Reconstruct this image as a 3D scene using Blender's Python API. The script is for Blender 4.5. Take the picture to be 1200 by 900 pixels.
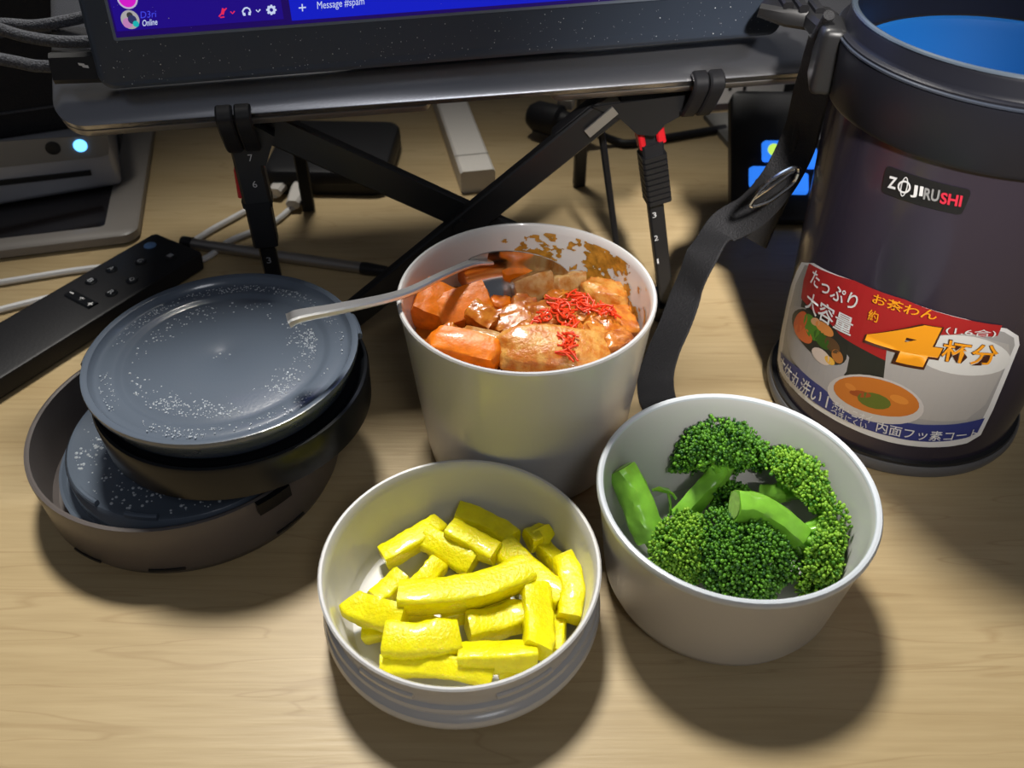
import bpy, bmesh, math, random
from mathutils import Vector, Matrix, noise
random.seed(7)
sc = bpy.context.scene
for o in list(bpy.data.objects): bpy.data.objects.remove(o)
C = sc.collection

# ------------------------------------------------------------------ camera, world, lights, exposure
FPX, PITCH, CAMH = 1030.0, math.radians(41.35), 0.297
cam = bpy.data.objects.new('camera', bpy.data.cameras.new('camera')); C.objects.link(cam)
cam.location = (0, 0, CAMH); cam.rotation_euler = (math.pi/2 - PITCH, 0, 0)
cam.data.sensor_width = 36; cam.data.lens = 36*FPX/1200; cam.data.clip_start = .01
cam.data.dof.use_dof = True; cam.data.dof.focus_distance = .36; cam.data.dof.aperture_fstop = 15
sc.camera = cam
w = bpy.data.worlds.new('world'); sc.world = w; w.use_nodes = True
w.node_tree.nodes['Background'].inputs[0].default_value = (.78, .84, 1, 1)
w.node_tree.nodes['Background'].inputs[1].default_value = .07
def area(name, loc, aim, size, power, col):
    l = bpy.data.lights.new(name, 'AREA'); l.energy = power; l.color = col; l.size = size; l.shape = 'DISK'
    o = bpy.data.objects.new(name, l); C.objects.link(o); o.location = loc
    o.rotation_euler = (Vector(aim)-Vector(loc)).to_track_quat('-Z', 'Y').to_euler(); return o
def spot(name, loc, aim, half, blend, power, col, soft):
    l = bpy.data.lights.new(name, 'SPOT'); l.energy = power; l.color = col; l.shadow_soft_size = soft; l.spot_size = 2*math.radians(half); l.spot_blend = blend
    o = bpy.data.objects.new(name, l); C.objects.link(o); o.location = loc
    o.rotation_euler = (Vector(aim)-Vector(loc)).to_track_quat('-Z', 'Y').to_euler(); return o
spot('lamp_overhead', (-.12, .73, 1.25), (.02, .10, 0), 23, .8, 88, (1, .96, .88), .11)
spot('added_patch_spot', (.17, -.80, 1.15), (.132, .465, 0), 4.0, .75, 280, (1, .95, .90), .07)  # second spot is added, narrowed to brighten only the desk beside the jar
area('lamp_room', (.35, -.75, 1.2), (.1, .35, 0), .4, 2.4, (.93, .95, 1))
vs = sc.view_settings
vs.view_transform = 'Standard'; vs.look = 'None'; vs.gamma = 1; vs.exposure = 0; vs.use_curve_mapping = False

# ------------------------------------------------------------------ photograph pixel -> direction
CP, SP = math.cos(PITCH), math.sin(PITCH)
EYE = Vector((0, 0, CAMH))
def ray(u, v):
    a, b = (u-600)/FPX, (v-450)/FPX
    return Vector((a, CP-b*SP, -(SP+b*CP)))
def atz(u, v, z=0.0):
    r = ray(u, v); return EYE + r*((z-CAMH)/r.z)
def aty(u, v, y):
    r = ray(u, v); return EYE + r*(y/r.y)
def onplane(u, v, p, n):
    r = ray(u, v); return EYE + r*((Vector(p)-EYE).dot(n)/r.dot(n))

# ------------------------------------------------------------------ materials
def mat(name, col, rough=.5, metal=0, bump=0, bscale=300, emit=0, trans=0, sss=0, var=0, vscale=40, coat=0, ior=1.45, island=None, bdist=.001, col2=None, dark=False):
    m = bpy.data.materials.new(name); m.use_nodes = True
    nt = m.node_tree; b = nt.nodes['Principled BSDF']
    def s(k, v): b.inputs[k].default_value = v
    s('Base Color', (*col, 1)); s('Roughness', rough); s('Metallic', metal); s('IOR', ior)
    if coat: s('Coat Weight', coat); s('Coat Roughness', .08)
    if trans: s('Transmission Weight', trans)
    if sss: s('Subsurface Weight', sss); s('Subsurface Radius', (.004, .003, .001)); s('Subsurface Scale', 1.0)
    if emit: s('Emission Color', (*col, 1)); s('Emission Strength', emit)
    tc = nt.nodes.new('ShaderNodeTexCoord')
    if dark: s('Base Color', (col[0]*.03, col[1]*.03, col[2]*.03, 1))
    if col2: var = var or .01
    if var or island:
        r = nt.nodes.new('ShaderNodeValToRGB')
        if island:
            g = nt.nodes.new('ShaderNodeNewGeometry'); nt.links.new(g.outputs['Random Per Island'], r.inputs[0])
            r.color_ramp.elements[0].color = (*island, 1); r.color_ramp.elements[1].color = (*col, 1)
        else:
            n = nt.nodes.new('ShaderNodeTexNoise'); n.inputs['Scale'].default_value = vscale; n.inputs['Detail'].default_value = 5
            nt.links.new(tc.outputs['Object'], n.inputs['Vector']); nt.links.new(n.outputs['Fac'], r.inputs[0])
            r.color_ramp.elements[0].position = .3; r.color_ramp.elements[1].position = .7
            r.color_ramp.elements[0].color = (*[c*(1-var) for c in col], 1)
            r.color_ramp.elements[1].color = (*[min(1, c*(1+var)) for c in col], 1)
            if col2: r.color_ramp.elements[0].color = (*col2, 1); r.color_ramp.elements[0].position = .38; r.color_ramp.elements[1].position = .62
        nt.links.new(r.outputs[0], b.inputs['Base Color'])
    if bump:
        n = nt.nodes.new('ShaderNodeTexNoise'); n.inputs['Scale'].default_value = bscale; n.inputs['Detail'].default_value = 4
        nt.links.new(tc.outputs['Object'], n.inputs['Vector'])
        bp = nt.nodes.new('ShaderNodeBump'); bp.inputs['Strength'].default_value = bump; bp.inputs['Distance'].default_value = bdist
        nt.links.new(n.outputs['Fac'], bp.inputs['Height']); nt.links.new(bp.outputs[0], b.inputs['Normal'])
    return m
def wood():
    m = mat('birch_wood', (.6, .44, .26), .42); nt = m.node_tree; b = nt.nodes['Principled BSDF']; L = nt.links.new
    tc = nt.nodes.new('ShaderNodeTexCoord')
    def nz(scale, sc_, det, dist=0):
        mp = nt.nodes.new('ShaderNodeMapping'); mp.inputs['Scale'].default_value = scale
        n = nt.nodes.new('ShaderNodeTexNoise'); n.inputs['Scale'].default_value = sc_; n.inputs['Detail'].default_value = det; n.inputs['Distortion'].default_value = dist
        L(tc.outputs['Object'], mp.inputs[0]); L(mp.outputs[0], n.inputs['Vector']); return n
    big, fine, grain = nz((2.2, 26, 2), 1.0, 3, .6), nz((25, 420, 20), 1.0, 5), nz((3.2, 34, 2), 1.6, 2, 1.1)
    r = nt.nodes.new('ShaderNodeValToRGB'); L(big.outputs['Fac'], r.inputs[0])
    r.color_ramp.elements[0].position = .3; r.color_ramp.elements[0].color = (.44, .325, .168, 1)
    r.color_ramp.elements[1].position = .7; r.color_ramp.elements[1].color = (.535, .412, .230, 1)
    # thin dark growth lines
    ln = nt.nodes.new('ShaderNodeValToRGB'); L(grain.outputs['Fac'], ln.inputs[0])
    e = ln.color_ramp.elements; e[0].position = .485; e[0].color = (1, 1, 1, 1); e[1].position = .515; e[1].color = (1, 1, 1, 1)
    k = e.new(.50); k.color = (.84, .80, .76, 1)
    m1 = nt.nodes.new('ShaderNodeMixRGB'); m1.blend_type = 'MULTIPLY'; m1.inputs[0].default_value = .8
    L(r.outputs[0], m1.inputs[1]); L(ln.outputs[0], m1.inputs[2])
    r2 = nt.nodes.new('ShaderNodeValToRGB'); L(fine.outputs['Fac'], r2.inputs[0])
    r2.color_ramp.elements[0].position = .3; r2.color_ramp.elements[0].color = (.87, .85, .82, 1); r2.color_ramp.elements[1].position = .65
    m2 = nt.nodes.new('ShaderNodeMixRGB'); m2.blend_type = 'MULTIPLY'; m2.inputs[0].default_value = .8
    L(m1.outputs[0], m2.inputs[1]); L(r2.outputs[0], m2.inputs[2]); L(m2.outputs[0], b.inputs['Base Color'])
    bp = nt.nodes.new('ShaderNodeBump'); bp.inputs['Strength'].default_value = .25; bp.inputs['Distance'].default_value = .0006
    L(fine.outputs['Fac'], bp.inputs['Height']); L(bp.outputs[0], b.inputs['Normal'])
    return m
M = dict(
    wood=wood(), wallp=mat('wall_paint', (.30, .29, .28), .8, bump=.1, bscale=80), floorm=mat('floor_carpet', (.12, .11, .10), .9, bump=.3, bscale=400),
    bowl=mat('white_plastic', (.60, .59, .575), .27, coat=.3), lidp=mat('charcoal_plastic', (.105, .130, .170), .24, coat=.5, bump=.05, bscale=900),
    lidg=mat('glossy_black_plastic', (.008, .009, .011), .28, ior=1.35), capm=mat('grey_plastic', (.115, .10, .095), .38, bump=.04, bscale=900),
    water=mat('water', (.80, .86, .92), .06, trans=.45, ior=1.33),
    jar=mat('violet_black_lacquer', (.032, .026, .041), .22, metal=.3, coat=.2), collar=mat('collar_plastic', (.009, .0095, .014), .36, ior=1.38),
    jargrey=mat('grey_base_plastic', (.10, .098, .10), .35), rimm=mat('rim_plastic', (.03, .036, .05), .2),
    liner=mat('steel_blue_reflection', (.008, .105, .36), .45), linerup=mat('liner_lip', (.012, .020, .04), .3),  # the screen's blue reflection is painted into the liner colour
    black=mat('black_plastic', (.012, .012, .013), .4), blacks=mat('black_satin', (.013, .013, .015), .5, ior=1.35, bump=.1, bscale=600), blackg=mat('black_glass', (.008, .006, .006), .12),
    fabric=mat('black_fabric', (.012, .012, .014), .9, bump=.8, bscale=900), webbing=mat('black_webbing', (.014, .014, .016), .75, bump=.7, bscale=1200),
    braid=mat('braided_sleeve', (.055, .058, .07), .7, bump=.9, bscale=1500, var=.6, vscale=1400),
    alu=mat('silver_aluminium', (.46, .46, .48), .27, metal=.95, bump=.03, bscale=1500), alud=mat('silver_edge', (.42, .40, .385), .35, metal=.75),
    steel=mat('stainless_steel', (.78, .77, .75), .14, metal=1), steelh=mat('satin_steel', (.86, .85, .83), .36, metal=1, bump=.1, bscale=700), steelb=mat('brushed_rod', (.38, .35, .32), .35, metal=.8),
    bezel=mat('blue_black_bezel', (.042, .055, .080), .42), red=mat('red_plastic', (.62, .012, .02), .4),
    white=mat('white_cable', (.66, .66, .66), .45), whitep=mat('offwhite_plastic', (.60, .57, .53), .5), greyp=mat('taupe_panel', (.26, .245, .22), .5),
    silverp=mat('silver_panel', (.42, .43, .47), .35, metal=.35), pad=mat('grey_felt', (.16, .155, .14), .9, bump=.4, bscale=700),
    paper=mat('pale_panel', (.48, .55, .62), .7, var=.12, vscale=200), cream=mat('cream_edge', (.72, .68, .6), .6),
    print_w=mat('white_print', (.58, .58, .58), .5), print_g=mat('grey_print', (.22, .22, .22), .5), print_r=mat('red_print', (.50, .02, .045), .5),
    print_d=mat('dim_print', (.30, .31, .33), .6),
    carrot=mat('carrot', (.84, .20, .003), .42, var=.25, vscale=180, bump=.25, bscale=500, sss=.2, coat=.12),
    potato=mat('simmered_potato', (.60, .31, .07), .36, col2=(.52, .15, .012), var=.1, vscale=220, bump=.5, bscale=600, sss=.25, coat=.2),
    daikon=mat('simmered_radish', (.50, .32, .13), .25, col2=(.42, .16, .025), var=.1, vscale=200, bump=.4, bscale=400, sss=.25, coat=.3),
    onion=mat('simmered_onion', (.58, .21, .022), .24, col2=(.44, .11, .008), var=.1, vscale=260, bump=.4, bscale=320, sss=.25, coat=.35),
    meat=mat('simmered_meat', (.52, .19, .03), .3, col2=(.36, .085, .010), var=.1, vscale=200, bump=.7, bscale=350, sss=.2, coat=.35),
    sauce=mat('curry_sauce', (.40, .13, .012), .16, var=.4, vscale=130, bump=.5, bscale=140, coat=.7, bdist=.002), smear=mat('dried_sauce', (.40, .19, .022), .35, var=.35, vscale=300, bump=.4, bscale=500),
    ginger=mat('red_ginger', (.80, .05, .010), .3, sss=.2, var=.2, vscale=300),
    pickle=mat('yellow_radish', (.93, .82, .002), .34, bump=.45, bscale=700, sss=.35, var=.10, vscale=160, coat=.25),
    stem=mat('broccoli_stem', (.21, .50, .045), .3, var=.25, vscale=120, sss=.2, coat=.3), stemcut=mat('broccoli_cut', (.36, .60, .14), .35, var=.2, vscale=500, sss=.2),
    bud=mat('broccoli_buds', (.14, .38, .022), .42, island=(.008, .065, .010)), budl=mat('broccoli_light_buds', (.30, .56, .04), .42, island=(.035, .17, .010)),
    led=mat('blue_led', (.12, .45, 1), emit=3), ledd=mat('deep_blue_led', (.05, .06, 1), emit=1.6), key=mat('lit_key', (.03, .22, .95), .3, emit=.95), keyy=mat('lit_key_core', (.55, .85, .12), .3, emit=1.0),
    dust=mat('dust', (.75, .78, .8), .8),
)
def glow(name, col, e): return mat(name, col, .4, emit=e, dark=True)
def flat(name, col, rough=.45): return mat(name, col, rough)

# ------------------------------------------------------------------ object helpers
def tag(o, label=None, cat=None, group=None, kind=None):
    if label: o['label'] = label
    if cat: o['category'] = cat
    if group: o['group'] = group
    if kind: o['kind'] = kind
    return o
def thing(name, label, cat, loc=(0, 0, 0), group=None):
    o = bpy.data.objects.new(name, None); C.objects.link(o); o.location = loc; o.empty_display_size = .01
    return tag(o, label, cat, group)
def link(name, me, m=None, parent=None):
    o = bpy.data.objects.new(name, me); C.objects.link(o)
    if m: me.materials.append(M[m] if isinstance(m, str) else m)
    if parent:
        o.parent = parent
        if parent.type == 'EMPTY': o.matrix_parent_inverse = Matrix.Translation(parent.location).inverted()
    return o
def smooth(me, ang=35):
    me.polygons.foreach_set('use_smooth', [True]*len(me.polygons))
    me.set_sharp_from_angle(angle=math.radians(ang)); return me
def tomesh(bm, name, ang=35):
    bmesh.ops.recalc_face_normals(bm, faces=bm.faces)
    me = bpy.data.meshes.new(name); bm.to_mesh(me); bm.free(); return smooth(me, ang)
def mk(name, verts, faces, m, parent=None, ang=35, recalc=True):
    me = bpy.data.meshes.new(name); me.from_pydata([tuple(v) for v in verts], [], faces); me.update()
    if recalc:
        bm = bmesh.new(); bm.from_mesh(me); bmesh.ops.recalc_face_normals(bm, faces=bm.faces); bm.to_mesh(me); bm.free()
    return link(name, smooth(me, ang), m, parent)
def frame(o, x, y, z):
    return Matrix(((x.x, y.x, z.x, o.x), (x.y, y.y, z.y, o.y), (x.z, y.z, z.z, o.z), (0, 0, 0, 1)))
def box_bm(bm, size, mtx=Matrix(), bev=0, seg=2, center=(0, 0, 0)):
    t = bmesh.new(); bmesh.ops.create_cube(t, size=1)
    for v in t.verts: v.co = Vector((v.co.x*size[0]+center[0], v.co.y*size[1]+center[1], v.co.z*size[2]+center[2]))
    if bev: bmesh.ops.bevel(t, geom=t.edges[:], offset=bev, segments=seg, profile=.5, affect='EDGES')
    t.transform(mtx); me = bpy.data.meshes.new('t'); t.to_mesh(me); t.free(); bm.from_mesh(me); bpy.data.meshes.remove(me)
def box(name, size, mtx, m, parent=None, bev=0, seg=2, center=(0, 0, 0)):
    bm = bmesh.new(); box_bm(bm, size, mtx, bev, seg, center); return link(name, tomesh(bm, name), m, parent)
def lathe(name, prof, cx, cy, m, parent=None, n=72, ang=40, wob=None):
    vs_, fs = [], []
    rows = []
    for r, z in prof:
        if r < 1e-6: rows.append([len(vs_)]); vs_.append((cx, cy, z))
        else:
            rows.append(list(range(len(vs_), len(vs_)+n)))
            for i in range(n):
                a = 2*math.pi*i/n; vs_.append((cx+r*math.cos(a), cy+r*math.sin(a), z))
    for A, B in zip(rows, rows[1:]):
        for i in range(n):
            j = (i+1) % n
            if len(A) == 1 and len(B) == 1: continue
            if len(A) == 1: fs.append((A[0], B[i], B[j]))
            elif len(B) == 1: fs.append((A[i], A[j], B[0]))
            else: fs.append((A[i], A[j], B[j], B[i]))
    return mk(name, vs_, fs, m, parent, ang)
def catmull(pts, per=8):
    P = [Vector(p) for p in pts]; P = [P[0]*2-P[1]]+P+[P[-1]*2-P[-2]]; out = []
    for i in range(1, len(P)-2):
        a, b, c, d = P[i-1:i+3]
        for k in range(per):
            t = k/per
            out.append(.5*((2*b)+(c-a)*t+(2*a-5*b+4*c-d)*t*t+(3*b-a-3*c+d)*t**3))
    out.append(P[-2].copy()); return out
def sweep(name, pts, sec, m, parent=None, up=Vector((0, 0, 1)), ang=40, caps=True, bm=None):
    """sec(i, t) -> list of (side, up) offsets; one ring per point"""
    vs_, fs = [], []; n = len(pts); k = None
    for i, p in enumerate(pts):
        d = (pts[min(i+1, n-1)]-pts[max(i-1, 0)]).normalized()
        u0 = up(i/(n-1)) if callable(up) else up
        s = d.cross(u0)
        if s.length < 1e-4: s = d.cross(Vector((0, 1, 0)))
        s.normalize(); u = s.cross(d).normalized()
        ring = sec(i, i/(n-1)); k = len(ring)
        for a, b in ring: vs_.append(p+s*a+u*b)
    for i in range(n-1):
        for j in range(k):
            q = (j+1) % k; fs.append((i*k+j, i*k+q, (i+1)*k+q, (i+1)*k+j))
    if caps: fs.append(tuple(range(k))[::-1]); fs.append(tuple((n-1)*k+j for j in range(k)))
    if bm is not None:
        me = bpy.data.meshes.new('t'); me.from_pydata([tuple(v) for v in vs_], [], fs); bm.from_mesh(me); bpy.data.meshes.remove(me); return
    return mk(name, vs_, fs, m, parent, ang)
def circ(r, k=10, fx=1, fy=1): return [(r*fx*math.cos(2*math.pi*j/k), r*fy*math.sin(2*math.pi*j/k)) for j in range(k)]
def rect(w_, h_, b=.0):
    if not b: return [(-w_/2, -h_/2), (w_/2, -h_/2), (w_/2, h_/2), (-w_/2, h_/2)]
    x, y = w_/2, h_/2
    return [(-x+b, -y), (x-b, -y), (x, -y+b), (x, y-b), (x-b, y), (-x+b, y), (-x, y-b), (-x, -y+b)]
def tube(name, pts, r, m, parent=None, per=8, k=10, smoothp=True):
    P = catmull(pts, per) if smoothp else [Vector(p) for p in pts]
    return sweep(name, P, lambda i, t: circ(r, k), m, parent)
def bar(name, a, b, w_, h_, m, parent=None, up=Vector((0, 0, 1)), bev=.0008):
    return sweep(name, [Vector(a), Vector(b)], lambda i, t: rect(w_, h_, bev), m, parent, up=up)
def text_bm(s, bold=0.0, res=3):
    cu = bpy.data.curves.new('txt', 'FONT'); cu.body = s; cu.size = 1; cu.resolution_u = res; cu.offset = bold
    o = bpy.data.objects.new('txt', cu); C.objects.link(o)
    dg = bpy.context.evaluated_depsgraph_get(); dg.update()
    me = bpy.data.meshes.new_from_object(o.evaluated_get(dg))
    bm = bmesh.new(); bm.from_mesh(me); bpy.data.objects.remove(o); bpy.data.curves.remove(cu); bpy.data.meshes.remove(me)
    bmesh.ops.remove_doubles(bm, verts=bm.verts, dist=1e-5); return bm
def text_fit(s, O, X, Y, bold=0.0):
    """text bmesh whose bounding box is mapped onto the parallelogram O, O->X, O->Y (2-D or 3-D vectors)"""
    bm = text_bm(s, bold); xs = [v.co.x for v in bm.verts]; ys = [v.co.y for v in bm.verts]
    x0, x1, y0, y1 = min(xs), max(xs), min(ys), max(ys)
    O, X, Y = Vector(O), Vector(X), Vector(Y)
    for v in bm.verts:
        q = O+(X-O)*((v.co.x-x0)/(x1-x0))+(Y-O)*((v.co.y-y0)/(y1-y0)); v.co = q if len(q) == 3 else Vector((q[0], q[1], 0))
    return bm
def text3(s, O, X, Y, m, parent, bold=0.0, name='lettering'):
    """flat text on a plane: three corner points"""
    bm = text_fit(s, O, X, Y, bold); me = bpy.data.meshes.new(name); bm.to_mesh(me); bm.free()
    return link(name, me, m, parent)
def poly3(name, pts, m, parent=None):
    me = bpy.data.meshes.new(name); me.from_pydata([tuple(p) for p in pts], [], [tuple(range(len(pts)))]); return link(name, me, m, parent)
def blob(name, c, size, rot, m, parent=None, e=.6, nz=.12, nf=2.2, sub=4, seed=0, flatz=None):
    """lumpy rounded chunk: cube-sphere between a box and an ellipsoid"""
    bm = bmesh.new(); bmesh.ops.create_cube(bm, size=2); bmesh.ops.subdivide_edges(bm, edges=bm.edges[:], cuts=sub+7, use_grid_fill=True)
    R = rot if isinstance(rot, Matrix) else (Matrix.Rotation(rot[2], 3, 'Z') @ Matrix.Rotation(rot[1], 3, 'Y') @ Matrix.Rotation(rot[0], 3, 'X'))
    off = Vector((seed*3.1, seed*1.7, seed*.9))
    for v in bm.verts:
        q = v.co.copy(); s_ = q.normalized(); q = s_*1.18*(1-e)+q*e*.92
        q *= 1+nz*1.2*noise.noise(q*nf*.5+off)+nz*.5*noise.noise(q*nf*1.7+off)+nz*.25*noise.noise(q*nf*4+off)
        v.co = Vector(c)+R @ Vector((q.x*size[0]/2, q.y*size[1]/2, q.z*size[2]/2))
    return link(name, tomesh(bm, name, 60), m, parent)

# ------------------------------------------------------------------ setting: floor, wall, desk
YAW = math.radians(10.16)
EX = Vector((math.cos(YAW), math.sin(YAW), 0)); NN = Vector((-math.sin(YAW), math.cos(YAW), 0)); UP = Vector((0, 0, 1))
RZ = Matrix.Rotation(YAW, 4, 'Z')
tag(box('floor', (6, 6, .05), Matrix.Translation((0, .5, -.775)), 'floorm'), 'dark carpet floor below the desk', kind='structure')
tag(box('wall_back', (6, .05, 3.2), RZ @ Matrix.Translation((0, 1.16, .85)), 'wallp'), 'dim grey wall behind the desk', kind='structure')
desk = thing('desk', 'pale birch wood desk carrying the lunch set and electronics', 'desk', (0, .3, -.75))
bm = bmesh.new(); box_bm(bm, (1.7, 1.2, .03), RZ, .002, 2, (0, .45, -.015)); link('tabletop', tomesh(bm, 'tabletop'), 'wood', desk)
for sx in (-.78, .78):
    for sy in (-.08, .98): box('leg', (.05, .05, .72), RZ @ Matrix.Translation((sx, sy, -.39)), 'blacks', desk, .003)

# ------------------------------------------------------------------ silver laptop on the stand
INC = math.radians(34)
L0 = atz(62, 150, .142)
EY = NN*math.cos(INC)+UP*math.sin(INC); EZ = EX.cross(EY).normalized()
LF = frame(L0, EX, EY, EZ)
def lf(x, y, z): return LF @ Vector((x, y, z))
def rounded_outline(x0, y0, x1, y1, r, notch=None, k=8):
    out = []
    if notch:
        a, b, dpt = notch; q = .004
        out += [(x0+r, y0), (a-q, y0)]+[(a-q+q*math.sin(t*math.pi/8)*1, y0+dpt*(1-math.cos(t*math.pi/8))) for t in range(1, 5)]
        out += [(b+q-q*math.sin(t*math.pi/8), y0+dpt*(1-math.cos(t*math.pi/8))) for t in range(4, 0, -1)]+[(b+q, y0)]
    for cx, cy, a0 in ((x1-r, y0+r, -90), (x1-r, y1-r, 0), (x0+r, y1-r, 90), (x0+r, y0+r, 180)):
        for i in range(k+1):
            a = math.radians(a0+90*i/k); out.append((cx+r*math.cos(a), cy+r*math.sin(a)))
    res = []
    for p in out:
        if not res or (abs(p[0]-res[-1][0])+abs(p[1]-res[-1][1])) > 1e-6: res.append(p)
    if (abs(res[0][0]-res[-1][0])+abs(res[0][1]-res[-1][1])) < 1e-6: res.pop()
    return res
def slab(name, outline, layers, m, parent=None, mtx=Matrix(), ang=40):
    """layers: list of (z, inset scale towards centre in metres)"""
    n = len(outline); cx = sum(p[0] for p in outline)/n; cy = sum(p[1] for p in outline)/n
    xs = [p[0] for p in outline]; ys = [p[1] for p in outline]; W_, H_ = (max(xs)-min(xs))/2, (max(ys)-min(ys))/2
    mx, my = (max(xs)+min(xs))/2, (max(ys)+min(ys))/2
    vs_, fs = [], []
    for z, ins in layers:
        for x, y in outline: vs_.append(mtx @ Vector((mx+(x-mx)*(1-ins/W_), my+(y-my)*(1-ins/H_), z)))
    for i in range(len(layers)-1):
        for j in range(n):
            q = (j+1) % n; fs.append((i*n+j, i*n+q, (i+1)*n+q, (i+1)*n+j))
    fs.append(tuple(range(n))); fs.append(tuple((len(layers)-1)*n+j for j in range(n)))
    return mk(name, vs_, fs, m, parent, ang)
LW, LD = .356, .246
lap = thing('laptop', 'closed silver aluminium laptop lying tilted on the black folding stand', 'laptop', L0)
slab('lid', rounded_outline(0, 0, LW, LD, .013), [(-.0036, .0004), (-.0032, 0), (-.0004, 0), (0, .0005)], 'alu', lap, LF)
slab('base', rounded_outline(0, 0, LW, LD, .013, (.152, .204, .005)), [(-.0125, .012), (-.0098, .003), (-.0085, .0004), (-.0080, 0), (-.0042, 0)], 'alud', lap, LF)
slab('hinge_gap', rounded_outline(.001, .001, LW-.001, LD-.001, .012), [(-.0043, 0), (-.0035, 0)], 'black', lap, LF)

# ------------------------------------------------------------------ upright portable display on the laptop
DT = .011; TILT = math.radians(75)
gap = DT*math.cos(TILT-INC)+.0008
P0 = onplane(118, 106, L0+EZ*gap, EZ); P1 = onplane(893, 42, L0+EZ*gap, EZ)
DX = (P1-P0).normalized(); DU0 = UP.cross(DX).normalized()
DU = DU0*math.cos(TILT)+UP*math.sin(TILT); DU = (DU-DX*DU.dot(DX)).normalized(); DN = DX.cross(DU).normalized()   # DN towards viewer
DW, DH = (P1-P0).length+.009, .200
DF = frame(P0, DX, DU, DN)
def dpt(u, v, lift=0.0): return onplane(u, v, P0+DN*lift, DN)
def dloc(u, v):
    q = DF.inverted() @ dpt(u, v); return q.x, q.y
disp = thing('portable_display', 'dark portable display showing a blue chat window, standing on the silver laptop', 'monitor', P0)
slab('housing', rounded_outline(0, 0, DW, DH, .006), [(-DT, .002), (-DT+.002, 0), (-.0012, 0), (0, .0012)], 'bezel', disp, DF)
sx0, sy0 = dloc(137, 44); sx1 = DW-.0065; sy1 = DH-.008
sr = frame(P0, DX, DU, DN)
slab('screen_gasket', rounded_outline(sx0-.0012, sy0-.0012, sx1+.0012, sy1+.0012, .001), [(-.0002, 0), (.0005, 0)], flat('gasket', (.16, .19, .24), .3), disp, DF)
def dquad(name, x0, y0, x1, y1, lift, m, parent):
    return poly3(name, [DF @ Vector((x, y, lift)) for x, y in ((x0, y0), (x1, y0), (x1, y1), (x0, y1))], m, parent)
scr = dquad('screen', sx0, sy0, sx1, sy1, .0007, glow('screen_indigo', (.010, .0, .10), 1.0), disp)
xs_ = dloc(337, 20)[0]; yb = dloc(345, 24)[1]
dquad('sidebar', sx0+.0008, sy0+.0022, xs_-.0015, sy1, .0009, glow('sidebar_blue', (.012, .001, .21), 1.0), scr)
dquad('message_box', xs_+.0015, yb, dloc(692, 3)[0], yb+.0085, .0009, glow('message_blue', (.004, .010, .52), 1.0), scr)
dquad('chat_area', xs_+.0005, yb+.011, sx1-.001, sy1, .0009, glow('chat_blue', (.02, .05, .52), 1.15), scr)
dquad('unseen_glow_panel', xs_+.03, yb+.030, sx1-.012, sy1-.012, .0011, glow('added_pale_glow', (.34, .44, .62), 3.6), scr)  # pale glow added above the view, gives the lids a bluish sheen
def dtext(s, o, x, y, m, bold=0, name='lettering'):
    return text3(s, dpt(*o, .0013), dpt(*x, .0013), dpt(*y, .0013), m, scr, bold, name)
gw, gb, gr = glow('ui_white', (.55, .62, .85), 1.0), glow('ui_blue', (.05, .06, .75), 1.0), glow('ui_red', (.75, .02, .09), 1.0)
dtext('Message #spam', (372, 13.5), (427, 8), (371.5, 2), gw)
dtext('Online', (167, 31), (184.5, 29), (166.7, 23.5), gw, .01)
dtext('D3ri', (165, 21.5), (183, 20), (164.7, 13.5), gb)
def ddisc(name, u, v, r, m, lift=.0013, k=20, r0=0):
    c = dpt(u, v, lift); pts = [c+DX*(r*math.cos(2*math.pi*i/k))+DU*(r*math.sin(2*math.pi*i/k)) for i in range(k)]
    if not r0: return poly3(name, pts, m, scr)
    inn = [c+DX*(r0*math.cos(2*math.pi*i/k))+DU*(r0*math.sin(2*math.pi*i/k)) for i in range(k)]
    return mk(name, pts+inn, [(i, (i+1) % k, k+(i+1) % k, k+i) for i in range(k)], m, scr, recalc=False)
PXM = .00036   # metres per pixel at the display
ddisc('avatar_ring', 149, -2, 10.5*PXM, glow('av_ring', (.5, .42, .62), 1)); ddisc('avatar', 149, -2, 8.8*PXM, glow('av_magenta', (.62, .01, .55), 1), .0015)
ddisc('avatar', 152.5, 23, 9.4*PXM, glow('av_pale', (.42, .40, .40), .9))
ddisc('avatar_spot', 149.5, 27, 5*PXM, glow('av_pink', (.55, .22, .50), .9), .0014); ddisc('avatar_spot', 155, 23, 4.4*PXM, glow('av_navy', (.03, .035, .12), .9), .0015); ddisc('avatar_spot', 152, 18, 3.2*PXM, glow('av_dark', (.04, .04, .04), .9), .00145)
ddisc('status_dot', 159.3, 28, 3.1*PXM, glow('status_teal', (.01, .42, .42), 1.0), .0017)
def dline(name, pts, wpx, m):
    vs_, fs = [], []
    P = [dpt(u, v, .0014) for u, v in pts]
    for i, p in enumerate(P):
        d = (P[min(i+1, len(P)-1)]-P[max(0, i-1)]).normalized(); s = d.cross(DN)*(wpx*PXM/2); vs_ += [p-s, p+s]
    for i in range(len(P)-1): fs.append((2*i, 2*i+1, 2*i+3, 2*i+2))
    return mk(name, vs_, fs, m, scr, recalc=False)
dline('microphone_icon', [(262, 10), (260.5, 17)], 3.2, gr); dline('microphone_icon', [(256.5, 19.5), (265.5, 9.5)], 1.3, gr); dline('microphone_icon', [(258, 20.5), (263, 19.8)], 1.3, gr)
dline('chevron_icon', [(270, 13.5), (272.5, 16), (275, 13)], 1.2, gr); dline('chevron_icon', [(300, 11.5), (302.5, 14), (305, 11)], 1.2, gw)
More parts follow.
